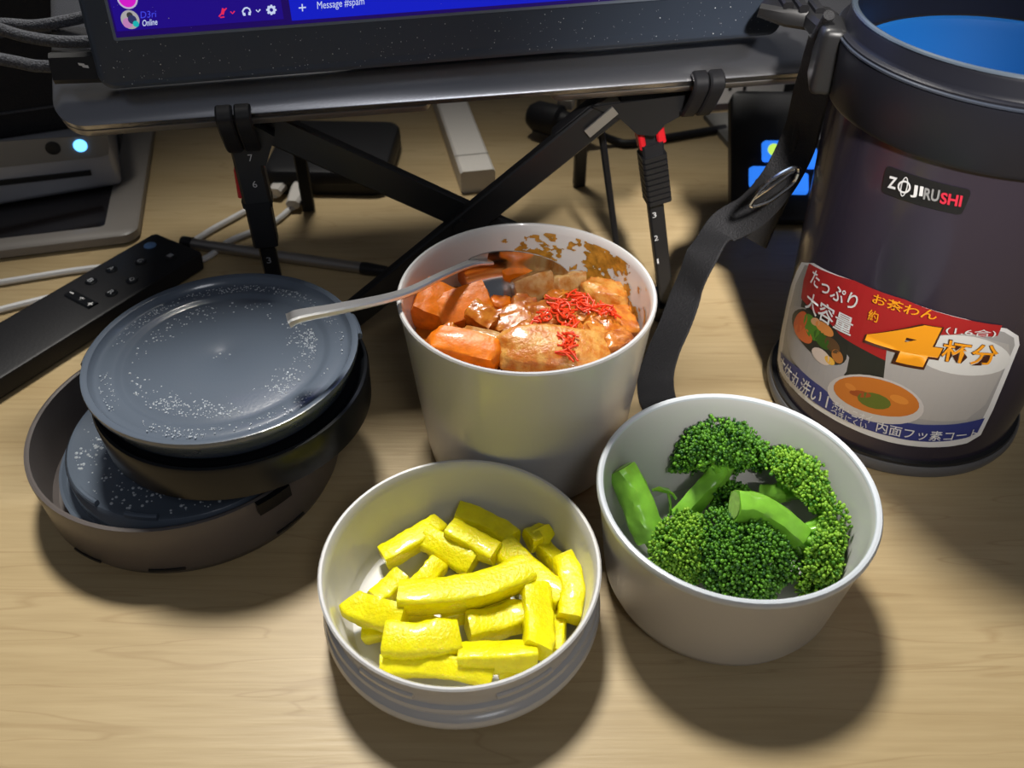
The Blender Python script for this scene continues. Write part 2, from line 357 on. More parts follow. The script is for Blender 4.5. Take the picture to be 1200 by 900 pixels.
dline('headphones_icon', [(285.5, 17.5), (284.3, 13), (286.5, 9.8), (289.5, 9), (292.3, 10.6), (293.6, 14), (292.4, 17)], 1.6, gw); dline('headphones_icon', [(286, 15), (286.6, 18.5)], 2.4, gw); dline('headphones_icon', [(292.6, 14), (292.2, 17.8)], 2.4, gw)
ddisc('gear_icon', 318, 11.6, 4.4*PXM, gw, .0013, 20, 1.9*PXM)
for k_ in range(8):
    a = k_*math.pi/4; dline('gear_icon', [(318+3.6*math.cos(a), 11.6+3.6*math.sin(a)), (318+6*math.cos(a), 11.6+6*math.sin(a))], 1.9, gw)
dline('plus_icon', [(350, 9.4), (358.5, 8.6)], 1.3, gw); dline('plus_icon', [(354, 4.7), (354.6, 13.2)], 1.3, gw)
# dust on the bezel
vs_, fs = [], []
for i in range(330):
    x, y = random.uniform(.002, DW-.003), random.uniform(.0012, .016 if i < 260 else .04); r = random.choice((.00009, .00012, .00012, .00018, .00026))
    b0 = len(vs_); lift = .0002 if y < sy0-.0015 else .0017
    for k_ in range(4): vs_.append(DF @ Vector((x+r*math.cos(k_*1.57), y+r*math.sin(k_*1.57), lift)))
    vs_.append(DF @ Vector((x, y, lift+r)))
    for k_ in range(4): fs.append((b0+k_, b0+(k_+1) % 4, b0+4))
tag(mk('dust_specks', vs_, fs, 'dust', disp), kind='stuff')
# kickstand behind
kt = P0+DX*(DW*.5)+DU*.10-DN*DT; kb = L0+EX*((kt-L0).dot(EX))+EY*.15+EZ*.001
sweep('kickstand', [kt, kb], lambda i, t: rect(.10, .0025, .0006), 'black', disp, up=EZ)

# plug and braided cables
PLX = lambda u, v: dpt(u, v, -.0055)
tb = thing('data_cable', 'black plug with white bolt mark on a braided cable, plugged into the display', 'cable', PLX(63, 80))
a, b = PLX(62, 80), PLX(123, 78)
pb = sweep('plug', [a, b], lambda i, t: rect(.0068, .0115, .0016), 'black', tb, up=DU)
z0 = .0035
pl = [dpt(u, v, -.0055+.0036) for u, v in ((91, 73.6), (98.5, 74.6), (99.5, 76.2), (103, 76.6), (104.5, 80), (97, 79), (96, 77.2), (92.6, 76.6))]
poly3('bolt_mark', pl, 'print_w', pb)
tube('cable_sleeve', [PLX(64, 78), PLX(40, 77), PLX(15, 72), PLX(-25, 66), PLX(-90, 66)], .0024, 'braid', tb, k=12)
yb_ = (P0.y+.012)
for j, pts in enumerate(([(-70, 30), (0, 28), (40, 30), (80, 24), (118, 15), (150, 8)], [(-70, 8), (0, 34), (35, 44), (75, 49), (118, 48), (150, 46)])):
    y_ = [P0.y+.030, P0.y+.022][j]
    o = tube('braided_cable', [aty(u, v, y_+.0*i) for i, (u, v) in enumerate(pts)], .0024, 'braid', k=12)
    tag(o, ['dark braided cable running highest behind the display corner', 'dark braided cable sagging just above the plug with the bolt mark'][j], 'cable', 'braided cables beside the display')

# ------------------------------------------------------------------ folding laptop stand (all black, X frame)
stand = thing('laptop_stand', 'black folding X-frame laptop stand with numbered height legs', 'laptop stand', (L0+EX*.17+NN*.02)*1.0)
stand.location.z = 0
E0 = .016
def sp(s, z, e=E0):
    q = L0+EX*s+NN*e; return Vector((q.x, q.y, z))
def spx(u, v, e=E0): return onplane(u, v, L0+NN*e, NN)
# crossing arms
bar('cross_arm', sp(.078, .129, E0+.004), sp(.268, .010, E0+.004), .014, .006, 'black', stand, up=NN)
bar('cross_arm', sp(.238, .130, E0-.003), sp(.080, -.0005+.0065, E0-.003), .014, .006, 'black', stand, up=NN)
lathe('pivot_pin', [(0, -.0085), (.004, -.0085), (.004, .0085), (0, .0085)], 0, 0, 'black', stand, 16).matrix_basis = frame(sp(.163, .0735, E0), EX, UP, -NN)
box('arm_cover', (.040, .016, .008), frame(spx(686, 140, E0), (sp(.238, .13)-sp(.078, .005)).normalized(), UP, -NN) @ Matrix(), 'blacks', stand, .002)
pc = sweep('arm_plate', [spx(721, 129, E0-.0075), spx(688, 157, E0-.0075)], lambda i, t: rect(.0045, .001, .0), 'alud', stand, up=NN)
def leg(top, foot, nums, gripped, name='leg'):
    lg = bar('leg', top, foot, .0078, .0055, 'black', stand, up=NN)
    d = (foot-top).normalized(); sd = d.cross(NN).normalized()
    if sd.dot(EX) < 0: sd = -sd
    for s_, u_, v_, hpx in nums:
        c = spx(u_, v_, E0-.0033 if not gripped else E0-.0033); h = hpx*.00042; w_ = h*(.62 if s_ != '1' else .28)
        text3(s_, c-sd*w_/2+d*h/2, c+sd*w_/2+d*h/2, c-sd*w_/2-d*h/2, 'print_w' if not gripped else 'print_d', lg, .0, 'number')
    foot_o = sweep('foot', [foot+UP*.006, foot-UP*(foot.z-.0005)], lambda i, t: rect(.016, .012, .002), 'blacks', stand, up=NN)
    return lg, d, sd
# left leg
t, f_ = spx(283, 150), sp(.070, .004)
lg, d, sd = leg(t, f_, [('3', 315, 305, 8)], True)
a, b = spx(287, 168, E0-.002), spx(302, 232, E0-.002)
slv = sweep('sleeve', [a, b], lambda i, t: rect(.0125, .0095, .0012), 'black', stand, up=NN)
for s_, u_, v_ in (('7', 293.5, 185), ('6', 298.5, 216)):
    c = spx(u_, v_, E0-.0071); h = 8*.0004; w_ = h*.6; text3(s_, c-sd*w_/2+d*h/2, c+sd*w_/2+d*h/2, c-sd*w_/2-d*h/2, 'print_w', slv, 0, 'number')
a, b = spx(301, 230, E0-.001), spx(312, 284, E0-.001)
sweep('lower_sleeve', [a, a.lerp(b, .15), a.lerp(b, .16), b], lambda i, t: rect(.0135-(0 if i < 2 else .0012)-.001*t, .0095, .001), 'blacks', stand, up=NN)
bar('release_tab', spx(279, 196, E0-.001), spx(284, 228, E0-.001), .0035, .007, 'red', stand, up=NN)
bar('release_tab', spx(305, 190, E0-.004), spx(306, 197, E0-.004), .003, .004, 'red', stand, up=NN)
# right leg
t, f_ = spx(757, 148), sp(.277, .004)
lg, d, sd = leg(t, f_, [('3', 767, 252, 7.5), ('2', 769, 279, 7.5), ('1', 771, 306, 7.5)], False)
a, b = spx(762, 165, E0-.001), spx(770, 232, E0-.001)
gp = sweep('grip', [a, b], lambda i, t: rect(.0105, .0095, .001), 'blacks', stand, up=NN)
for i in range(9):
    q = a.lerp(b, .22+.095*i); e_ = (b-a).normalized()*.0011
    sweep('rib', [q-e_, q+e_], lambda i, t: rect(.0122, .0115, .001), 'black', gp, up=NN)
bar('release_tab', spx(748, 148, E0-.001), spx(752, 172, E0-.001), .0032, .007, 'red', stand, up=NN)
bar('release_tab', spx(771, 148, E0-.001), spx(774, 164, E0-.001), .0042, .007, 'red', stand, up=NN)
# thin rear strut, hubs, support rails with front hooks
bar('rear_strut', spx(704, 148, .03), spx(768, 372, .075) if False else sp(.262, .004, .062), .0034, .003, 'blacks', stand, up=NN)
for (s0, hubpx, e1) in ((.0705, [(262, 143), (300, 140), (322, 152), (312, 186), (285, 182)], 0), (.273, [(690, 118), (828, 100), (822, 112), (775, 138), (762, 152), (742, 150), (722, 132)], 1)):
    pts = [spx(u, v, E0) for u, v in hubpx]; n_ = len(pts)
    vs_ = [p-NN*.007 for p in pts]+[p+NN*.006 for p in pts]
    mk('hub', vs_, [tuple(range(n_)), tuple(range(n_, 2*n_))]+[(i, (i+1) % n_, n_+(i+1) % n_, n_+i) for i in range(n_)], 'black', stand, 30)
    # rail under the laptop
    sweep('support_rail', [lf(s0, .002, -.018), lf(s0+(-.01 if e1 else .01), .20, -.018)], lambda i, t: rect(.015, .0095, .0015), 'black', stand, up=EZ)
    # hook over the front edge: path in the (EY, EZ) plane
    hp = [(.012, -.021), (-.002, -.021), (-.0050, -.016), (-.0052, -.004), (-.0042, .0018), (-.0012, .0032), (.0020, .0022)]
    for dx in (-.0037, .0037):
        sweep('hook', catmull([lf(s0+dx, y, z) for y, z in hp], 4), lambda i, t: rect(.0030, .0068, .0008), 'blacks', stand, up=EX)
# rear feet carrying the rails
for s0 in (.0705, .273):
    q = lf(s0+(-.01 if s0 > .2 else .01), .19, -.020); bar('rear_leg', q, Vector((q.x, q.y, .001)), .008, .006, 'black', stand, up=NN)

# ------------------------------------------------------------------ white lunch containers
def vessel(name, label, cx, cy, prof, extra=None):
    t = thing(name, label, 'food container', (cx, cy, 0)); lathe('body', prof, cx, cy, 'bowl', t, 96); return t
PCX, PCY = .0061, .2975        # tall pot
pot = vessel('stew_container', 'tall white plastic container filled with orange curry stew', PCX, PCY,
    [(0, .0012), (.0395, .0012), (.041, 0), (.043, .0012), (.0447, .004), (.0460, .012), (.0525, .0812), (.0533, .0836), (.0535, .0861), (.0530, .0868), (.0520, .0868), (.0513, .0859), (.0508, .083), (.0447, .014), (.0425, .006), (.0395, .0045), (0, .0045)])
KCX, KCY = -.0190, .1991       # pickle bowl
pick = vessel('pickle_bowl', 'shallow white bowl with stepped outer flange holding yellow pickles', KCX, KCY,
    [(0, .0012), (.040, .0012), (.0415, 0), (.0435, .001), (.0470, .004), (.0512, .009), (.0525, .0115), (.0527, .0135), (.0520, .0148), (.0500, .0155), (.0494, .0165), (.0495, .0185), (.0512, .0195), (.0517, .0207), (.0512, .0220), (.0498, .0226), (.0497, .024), (.0507, .031), (.0516, .0335), (.0518, .0348), (.0512, .0354), (.0503, .0353), (.0497, .0345), (.0485, .030), (.0450, .009), (.0425, .0055), (.038, .0045), (0, .0045)])
for a0 in (-118, -62, 62, 118, 180, 0):   # bayonet lugs under the rim
    pts = [Vector((KCX+.0504*math.cos(math.radians(a0+k*3)), KCY+.0504*math.sin(math.radians(a0+k*3)), .0262)) for k in range(-4, 5)]
    sweep('lug', pts, lambda i, t: rect(.0016, .0028, .0006), 'bowl', pick)
BCX, BCY = .0832, .2188        # broccoli bowl
broc = vessel('broccoli_bowl', 'round white bowl with thin pale rim holding green broccoli', BCX, BCY,
    [(0, .0012), (.037, .0012), (.0385, 0), (.0405, .001), (.0435, .0035), (.0458, .009), (.0505, .049), (.0511, .0505), (.0515, .0524), (.0512, .0536), (.0505, .0539), (.0495, .0536), (.0489, .052), (.0483, .049), (.0440, .012), (.0420, .0065), (.037, .0045), (0, .0045)])
lathe('rim_ring', [(.0512, .0507), (.0517, .0515), (.0518, .0530), (.0512, .0541), (.0503, .0543), (.0494, .0538), (.0491, .0530), (.0496, .0528), (.0505, .0533), (.0510, .0528), (.0510, .0512), (.0512, .0507)], BCX, BCY, flat('cool_white_rim', (.62, .66, .70), .25), broc, 96)

# ------------------------------------------------------------------ yellow pickled radish strips
def cc(u, v, z): return atz(350+u/2.571, 520+v/2.571, z)
pk = [((255,345),(425,245),66,.0125,.10),((380,290),(525,365),70,.0125,.0),((455,262),(598,325),66,.017,.0),((480,205),(650,285),60,.014,-.2),((690,285),(790,245),62,.017,.0),
      ((610,310),(790,480),72,.014,.15),((735,310),(805,395),52,.012,.0),((845,335),(838,530),66,.016,.1),((305,478),(695,385),84,.0225,.22),((350,450),(425,355),56,.013,.0),
      ((225,470),(315,395),58,.013,.0),((150,480),(315,545),72,.019,.1),((195,570),(330,560),50,.0095,.0),((262,605),(482,590),86,.0185,.15),((430,530),(640,480),50,.0095,.0),
      ((510,563),(688,512),74,.0145,.05),((715,430),(722,630),78,.019,-.1),((785,430),(770,640),52,.0105,.0),((485,640),(716,640),68,.0175,.05),((250,668),(585,700),54,.0135,-.1),
      ((600,700),(700,665),40,.0095,.0),((330,520),(425,545),40,.0095,.0)]
PL = ['stubby yellow pickle strip nearest the bare back-left floor of the bowl', 'short wedge of yellow pickle beside the stubby strip', 'short pickle strip resting over the wedge at the back of the heap',
 'yellow pickle strip sloping up the back wall of its bowl', 'blunt pickle chunk at the back next to the right wall', 'long pickle strip slanting under the blunt chunk', 'thin pickle strip squeezed behind the strip on the right wall',
 'upright pickle strip leaning on the right wall of its bowl', 'longest yellow pickled radish strip lying across the middle of the heap', 'pickle end poking out behind the longest strip', 'small pickle strip left of the longest strip',
 'pickle strip with pointed end sticking out over the bare bowl floor', 'low pickle piece under the pointed strip', 'broad thick pickle slab in front of the pointed strip', 'flat pickle strip half hidden beneath the longest strip',
 'pickle strip just in front of the longest strip, over bare white floor', 'broad pickle strip pointing at the front rim, right of the heap', 'narrow pickle strip wedged beside the broad pointing strip', 'thick pickle strip lying level near the front wall',
 'rough pickle strip along the front wall of the bowl', 'pickle tip in the front right of the bowl by the wall', 'small pickle scrap under the thick slab']
for i, (p, q, wpx, z, bend) in enumerate(pk):
    A, B = cc(*p, z), cc(*q, z); d = B-A; ln = d.length; wm = wpx/2.571/1030*.345*1.10; hm = min(.0098, wm*.85)
    side = d.cross(UP).normalized(); n_ = 14; pts = []
    for k in range(n_+1):
        t = k/n_; pos = A.lerp(B, t)+side*(bend*ln*.35*(4*t*(1-t)-.5))+UP*(.0012*math.sin(t*3+i))
        rr = math.hypot(pos.x-KCX, pos.y-KCY); mx = .0445
        if rr > mx-.003: f_ = (mx-.003)/rr; pos.x = KCX+(pos.x-KCX)*f_; pos.y = KCY+(pos.y-KCY)*f_
        pts.append(pos)
    tw = random.uniform(-.5, .5)
    def sec(k, t, i=i, wm=wm, hm=hm, tw=tw):
        out = []; K = 16; e = 1.0
        if k in (0, 14): e = .95
        for j in range(K):
            a = 2*math.pi*j/K; c_, s_ = math.cos(a), math.sin(a); pw = .36
            x = math.copysign(abs(c_)**pw, c_)*wm/2; y = math.copysign(abs(s_)**pw, s_)*hm/2
            y *= 1.0-.28*(x/(wm/2)) if i % 2 else 1.0+.25*(x/(wm/2))
            g = 1+.13*noise.noise(Vector((x*300+i*5, y*300, t*6+i)))+.07*noise.noise(Vector((x*900, y*900+i, t*22)))
            ca, sa = math.cos(tw*(.3+t*.4)), math.sin(tw*(.3+t*.4))
            out.append(((x*ca-y*sa)*g*e, (x*sa+y*ca)*g*e))
        return out
    o = sweep('pickled_radish', pts, sec, 'pickle', ang=50)
    tag(o, PL[i], 'pickle', 'yellow pickled radish strips')

# ------------------------------------------------------------------ broccoli
def bb(u, v, z): return atz(690+u/2.572, 450+v/2.572, z)
def floret(label, stem_pts, r0, r1, crown_c, crown_r, axis, n_br, bud_m, seed, buds=1500, flat_=.75, br=.00076):
    rnd = random.Random(seed); t = thing('broccoli_floret', label, 'broccoli', (BCX, BCY, .005), 'broccoli florets')
    P = catmull(stem_pts, 6)
    sweep('stem', P, lambda i, tt: [(a*(1+.12*noise.noise(Vector((a*300, b*300, i*.4+seed)))), b*(1+.12*noise.noise(Vector((b*300, a*300, i*.4))))) for a, b in [((r0+(r1-r0)*tt)*(1+.09*math.cos(5*th_a+seed))*math.cos(th_a), (r0+(r1-r0)*tt)*(1+.09*math.cos(5*th_a+seed))*math.sin(th_a)) for th_a in [2*math.pi*j/20 for j in range(20)]]], 'stem', t)
    d0 = (P[0]-P[1]).normalized(); c0 = P[0]+d0*.0003; s0 = d0.cross(UP).normalized(); u0 = s0.cross(d0)
    poly3('cut_end', [c0+s0*(r0*.86*math.cos(k*.524))+u0*(r0*.86*math.sin(k*.524)) for k in range(12)], 'stemcut', t)
    ax = Vector(axis).normalized(); sx = ax.cross(Vector((.3, .9, .2))).normalized(); sy = ax.cross(sx)
    crown_c = Vector(crown_c); tip = P[-1]
    lobes = []
    for k in range(n_br):
        th = math.acos(1-(k+.5)/n_br*1.0); ph = k*2.39996+seed
        dirv = (sx*math.cos(ph)*math.sin(th)+sy*math.sin(ph)*math.sin(th)+ax*math.cos(th)*flat_)
        c = crown_c+dirv*crown_r*rnd.uniform(.62, .80); rl = crown_r*rnd.uniform(.34, .50); lobes.append((c, rl, dirv.normalized()))
    bmb = bmesh.new()
    for c, rl, dv in lobes:
        mid = tip.lerp(c, .5)-ax*.0012
        sweep('', catmull([tip-ax*.004, mid, c], 3), lambda i, tt: circ(r1*.42*(1-.35*tt), 7), None, bm=bmb)
        # side twigs
        for _ in range(3):
            q = c+Vector((rnd.uniform(-1, 1), rnd.uniform(-1, 1), rnd.uniform(-.6, 1)))*rl*.7
            sweep('', [mid.lerp(c, .4), q], lambda i, tt: circ(.0008, 5), None, bm=bmb)
    link('branches', tomesh(bmb, 'branches', 60), 'stem', t)
    # buds: small tetra/octa beads over the lobes
    vs_, fs = [], []
    phi = (1+5**.5)/2
    ico = [Vector(v).normalized() for v in ((-1, phi, 0), (1, phi, 0), (-1, -phi, 0), (1, -phi, 0), (0, -1, phi), (0, 1, phi), (0, -1, -phi), (0, 1, -phi), (phi, 0, -1), (phi, 0, 1), (-phi, 0, -1), (-phi, 0, 1))]
    icf = [(0, 11, 5), (0, 5, 1), (0, 1, 7), (0, 7, 10), (0, 10, 11), (1, 5, 9), (5, 11, 4), (11, 10, 2), (10, 7, 6), (7, 1, 8), (3, 9, 4), (3, 4, 2), (3, 2, 6), (3, 6, 8), (3, 8, 9), (4, 9, 5), (2, 4, 11), (6, 2, 10), (8, 6, 7), (9, 8, 1)]
    per = int(buds*1.35)//n_br
    for li, (c, rl, dv) in enumerate(lobes):
        for k in range(per):
            zz = 1-2*(k+.5)/per; ph = k*2.39996; q = Vector((math.cos(ph)*math.sqrt(1-zz*zz), math.sin(ph)*math.sqrt(1-zz*zz), zz))
            if (c+q*rl-crown_c).dot(ax) < -.12*crown_r: continue
            rr = rl*(1+.28*noise.noise(q*3.4+Vector((li, seed, 0)))+.16*noise.noise(q*8+Vector((li, seed, 0)))); p = c+q*rr+Vector((rnd.gauss(0, 1), rnd.gauss(0, 1), rnd.gauss(0, 1)))*.0005
            if math.hypot(p.x-BCX, p.y-BCY) > .0415+.0042*p.z/.04: continue
            if p.z < .0052: continue
            b = br*rnd.uniform(.65, 1.15); i0 = len(vs_)
            el = 1.35
            for v in ico: vs_.append(p+v*b+q*(v.dot(q)*b*(el-1)))
            fs += [(i0+a_, i0+b_, i0+c_) for a_, b_, c_ in icf]
    tag(mk('bud_crown', vs_, fs, bud_m, t, 80, recalc=False), kind='stuff')
    return t
floret('broccoli floret with thick upright cut stalk standing by the bowl wall', [bb(95, 255, .040), bb(135, 330, .033), bb(165, 410, .026), bb(190, 460, .021)], .0060, .0066, bb(255, 495, .016), .0150, (.45, -.60, .25), 13, 'budl', 1, 3400)
floret('dark broccoli floret with long stalk leaning on the back wall of the bowl', [bb(265, 410, .012), bb(320, 350, .018), bb(375, 290, .023), bb(395, 250, .027)], .0045, .0052, bb(392, 240, .028), .0190, (.02, .80, .55), 16, 'bud', 2, 4600)
floret('bright broccoli floret lying on its side with pale cut stalk on top', [bb(440, 365, .036), bb(510, 375, .034), bb(580, 415, .030), bb(640, 465, .025)], .0062, .0052, bb(685, 490, .019), .0185, (.80, -.40, .0), 15, 'budl', 3, 4400)
floret('light green broccoli floret resting high against the right wall of the bowl', [bb(520, 330, .020), bb(560, 330, .022), bb(600, 320, .024)], .0042, .0042, bb(625, 305, .026), .0175, (.60, .30, .6), 15, 'budl', 4, 4600)
floret('dark rounded broccoli head in the middle of the bowl near the front', [bb(420, 400, .014), bb(430, 430, .015), bb(440, 465, .016)], .0045, .0045, bb(455, 520, .016), .0180, (.05, -.45, .8), 19, 'bud', 5, 6600)
floret('small broccoli piece tucked between the leaning and the lying floret', [bb(400, 420, .011), bb(420, 390, .015)], .003, .003, bb(445, 370, .016), .0095, (.1, .3, .8), 9, 'bud', 6, 1400)
# curled leaflets on the thick stalk
o = thing('broccoli_leaf', 'small curled green leaflet beside the thick cut stalk', 'leaf', bb(235, 340, .02))
tube('stalk', [bb(190, 320, .028), bb(225, 318, .028), bb(250, 330, .026), bb(262, 345, .022)], .0006, 'stem', o)
tube('vein', [bb(238, 325, .027), bb(245, 360, .020), bb(245, 395, .012)], .0006, 'stem', o)
lfp = [(190, 318, .0285), (212, 310, .030), (240, 316, .029), (266, 345, .0225), (245, 332, .0258), (215, 326, .0282)]
vs_ = [bb(*q) for q in lfp]; vs_ += [q+UP*.0004 for q in vs_]; n_ = 6
mk('blade', vs_, [tuple(range(n_)), tuple(range(n_, 2*n_))]+[(i, (i+1) % n_, n_+(i+1) % n_, n_+i) for i in range(n_)], 'stem', o)

# ------------------------------------------------------------------ stew
KS = 1.02
def atk(u, v, z): return EYE+(atz(u, v, z)-EYE)*KS
def ss(u, v, z): return atk(450+u/3.423, 230+v/3.423, z)
SZ = .0619
n_ = 40; vs_, fs = [(PCX, PCY, SZ+.001)], []
rings = 14
for i in range(1, rings+1):
    for k in range(n_):
        a = 2*math.pi*k/n_; r = .0485*i/rings; x, y = r*math.cos(a), r*math.sin(a)
        vs_.append((PCX+x, PCY+y, SZ+.0022*noise.noise(Vector((x*90, y*90, 1)))+.001*noise.noise(Vector((x*250, y*250, 4)))-(0 if i < rings else .0)))
for k in range(n_): fs.append((0, 1+k, 1+(k+1) % n_))
for i in range(rings-1):
    for k in range(n_): fs.append((1+i*n_+k, 1+i*n_+(k+1) % n_, 1+(i+1)*n_+(k+1) % n_, 1+(i+1)*n_+k))
b0 = len(vs_)
for k in range(n_): a = 2*math.pi*k/n_; vs_.append((PCX+.0412*math.cos(a), PCY+.0412*math.sin(a), .0055))
for k in range(n_): fs.append((1+(rings-1)*n_+k, 1+(rings-1)*n_+(k+1) % n_, b0+(k+1) % n_, b0+k))
fs.append(tuple(b0+k for k in range(n_)))
tag(mk('stew_sauce', vs_, fs, 'sauce', None, 80), 'glossy brown orange curry sauce filling the tall container', 'sauce', kind='stuff')
def piece(name, label, cat, u, v, z, size, rot, m, e=.6, nz=.14, nf=2.2, seed=0):
    o = blob(name, ss(u, v, z), size, rot, m, None, e, nz, nf, 4, seed)
    return tag(o, label, cat, 'stew pieces in the tall container')
r_ = math.radians
piece('carrot_chunk', 'large bright orange carrot chunk with flat cut face beside the spoon', 'carrot', 315, 455, .0725, (.026, .017, .016), (r_(28), r_(-8), r_(18)), 'carrot', .70, .10, 1.3, 1)
piece('carrot_chunk', 'orange carrot chunk pressed against the wall under the spoon handle', 'carrot', 195, 445, .0730, (.016, .020, .018), (r_(15), r_(20), r_(-15)), 'carrot', .65, .10, 1.4, 2)
piece('carrot_chunk', 'long reddish carrot chunk along the front rim of the tall container', 'carrot', 330, 612, .0735, (.031, .014, .013), (r_(20), r_(5), r_(-14)), 'carrot', .50, .09, 1.4, 3)
piece('carrot_chunk', 'dark red carrot chunk half covered by the spoon bowl', 'carrot', 545, 320, .0715, (.020, .013, .017), (r_(10), 0, r_(10)), 'carrot', .5, .12, 2, 4)
piece('radish_chunk', 'pale translucent radish chunk in front of the spoon tip', 'radish', 600, 372, .0715, (.020, .013, .016), (r_(-25), r_(-10), r_(18)), 'daikon', .75, .11, 1.7, 5)
piece('radish_chunk', 'pale translucent radish slice leaning on its neighbour near the red ginger', 'radish', 735, 368, .0715, (.016, .010, .015), (r_(-25), r_(10), r_(28)), 'daikon', .72, .12, 1.8, 6)
piece('onion_piece', 'small golden onion piece near the stained back wall', 'onion', 825, 342, .067, (.009, .007, .006), (0, 0, .4), 'onion', .4, .15, 2, 7)
piece('onion_piece', 'ribbed translucent onion wedge between the carrot chunks', 'onion', 395, 492, .0735, (.014, .011, .013), (r_(20), r_(15), r_(-30)), 'onion', .6, .13, 3, 8)
piece('carrot_slice', 'brownish orange carrot slice in the middle of the stew', 'carrot', 508, 505, .0715, (.018, .013, .010), (r_(15), r_(-5), r_(20)), 'onion', .75, .12, 1.8, 9)
piece('potato_slab', 'large pale yellow potato slab at the front of the stew', 'potato', 685, 620, .0735, (.045, .021, .013), (r_(24), r_(3), r_(-3)), 'potato', .38, .16, 1.7, 10)
piece('meat_piece', 'lumpy glazed meat piece beside the red ginger shreds', 'meat', 648, 485, .0725, (.017, .014, .011), (r_(10), 0, r_(10)), 'meat', .35, .25, 2.6, 11)
piece('meat_piece', 'glossy orange meat piece toward the stained wall', 'meat', 880, 398, .0725, (.020, .012, .012), (r_(-5), r_(12), r_(-12)), 'potato', .4, .2, 2.3, 12)
piece('onion_piece', 'wide glazed onion piece right of the ginger shreds', 'onion', 905, 510, .0710, (.022, .018, .010), (r_(15), r_(8), r_(10)), 'onion', .4, .2, 2.4, 13)
piece('meat_piece', 'small brown meat scrap by the rim near the black strap', 'meat', 930, 590, .0730, (.014, .010, .009), (r_(10), 0, r_(20)), 'meat', .4, .25, 3, 14)
piece('onion_piece', 'translucent onion strip between long carrot and potato slab', 'onion', 415, 588, .0730, (.024, .008, .010), (r_(15), 0, r_(-22)), 'daikon', .45, .13, 2, 15)
piece('carrot_chunk', 'small dark red carrot piece deep under the spoon', 'carrot', 415, 345, .0655, (.012, .010, .009), (0, 0, .3), 'carrot', .4, .15, 2, 16)
piece('meat_piece', 'glazed meat piece behind the potato slab and ginger', 'meat', 800, 490, .0705, (.019, .014, .010), (r_(5), 0, r_(-25)), 'meat', .4, .25, 2.4, 17)
piece('onion_piece', 'thin golden onion sliver on the sauce below the stain', 'onion', 930, 440, .0685, (.016, .009, .006), (0, 0, -.5), 'onion', .4, .2, 2.4, 18)
piece('meat_piece', 'brown glazed scrap at the back next to the pale radish', 'meat', 850, 300+70, .0675, (.016, .010, .008), (0, 0, .9), 'meat', .4, .25, 2.4, 19)
for k_, (u_, v_, z_, sx_, m_, l_) in enumerate(((560, 440, .0700, .011, 'meat', 'small glazed scrap between the pale radish and the carrot slice'), (760, 540, .0735, .010, 'onion', 'small onion bit on the right end of the potato slab'), (850, 560, .0720, .013, 'potato', 'orange potato crumb between potato slab and rim'),
        (960, 500, .0690, .010, 'meat', 'little brown bit in the sauce by the container wall'), (700, 420, .0715, .012, 'onion', 'glazed onion bit hidden under the ginger shreds'), (250, 560, .0715, .011, 'onion', 'onion bit between the long carrot and the container wall'), (600, 545, .0720, .012, 'meat', 'meat crumb behind the potato slab'), (470, 440, .0690, .010, 'carrot', 'carrot bit below the spoon bowl'))):
    piece('stew_bit', l_, 'stew piece', u_, v_, z_, (sx_, sx_*.8, sx_*.7), (.3, .2, k_*.9), m_, .5, .25, 2.6, 30+k_)
# red ginger shreds: one tangle
bm = bmesh.new(); rnd = random.Random(3)
path = [(690, 425, .0785), (720, 440, .0790), (770, 400, .0785), (790, 425, .0780), (735, 480, .0795), (745, 520, .0800), (735, 560, .0812), (735, 600, .0812), (735, 625, .0812), (870, 450, .0790), (895, 470, .0780), (640, 480, .0800), (625, 520, .0785), (700, 460, .0790), (820, 430, .0785)]
for u, v, z in path:
    for _ in range(8):
        c = ss(u+rnd.uniform(-26, 26), v+rnd.uniform(-20, 20), z+rnd.uniform(-.0012, .0010)); a = rnd.uniform(0, 6.28); ln = rnd.uniform(.0035, .008)
        d = Vector((math.cos(a), math.sin(a), rnd.uniform(-.3, .3))); s_ = Vector((-d.y, d.x, rnd.uniform(-.4, .4)))*rnd.uniform(-.0018, .0018)
        sweep('', catmull([c-d*ln/2, c+s_, c+d*ln/2], 3), lambda i, t: circ(.00048, 6), None, bm=bm)
tag(link('ginger_shreds', tomesh(bm, 'ginger_shreds', 80), 'ginger'), 'tangle of bright red pickled ginger shreds topping the stew', 'ginger', kind='stuff')
# sauce smeared on the inner wall (part of the container)
vs_, fs, idx = [], [], {}
NA, NZ = 230, 64
def wr(z): return .0447+(.0508-.0447)*(z-.014)/(.083-.014)-.00035
def smear_on(a, z):
    n1 = noise.noise(Vector((a*4.3, z*130+a*2, 2.3)))+.7*noise.noise(Vector((a*9.7, z*310-a*5, 7.7)))+.45*noise.noise(Vector((a*23, z*640, 1.2)))
    lim = max(0, (z-.0575)/.026)
    wgt = math.exp(-((a-.85)/.60)**2)
    return n1+.85*wgt-.62*lim > .13
for i in range(NA):
    for j in range(NZ):
        a, z = -.5+2.9*i/NA, .0555+.0280*j/NZ
        if smear_on(a, z):
            q = []
            for di, dj in ((0, 0), (1, 0), (1, 1), (0, 1)):
                k = (i+di, j+dj)
                if k not in idx:
                    aa, zz = -.5+2.9*k[0]/NA, .0555+.0280*k[1]/NZ
                    r = wr(zz)-.0004*abs(noise.noise(Vector((aa*9, zz*250, 3)))); idx[k] = len(vs_); vs_.append((PCX+r*math.cos(aa), PCY+r*math.sin(aa), zz))
                q.append(idx[k])
            fs.append(tuple(q))
tag(mk('sauce_smear', vs_, fs, 'smear', pot, 60, recalc=False), 'brown sauce stain on the inside wall', kind='stuff')

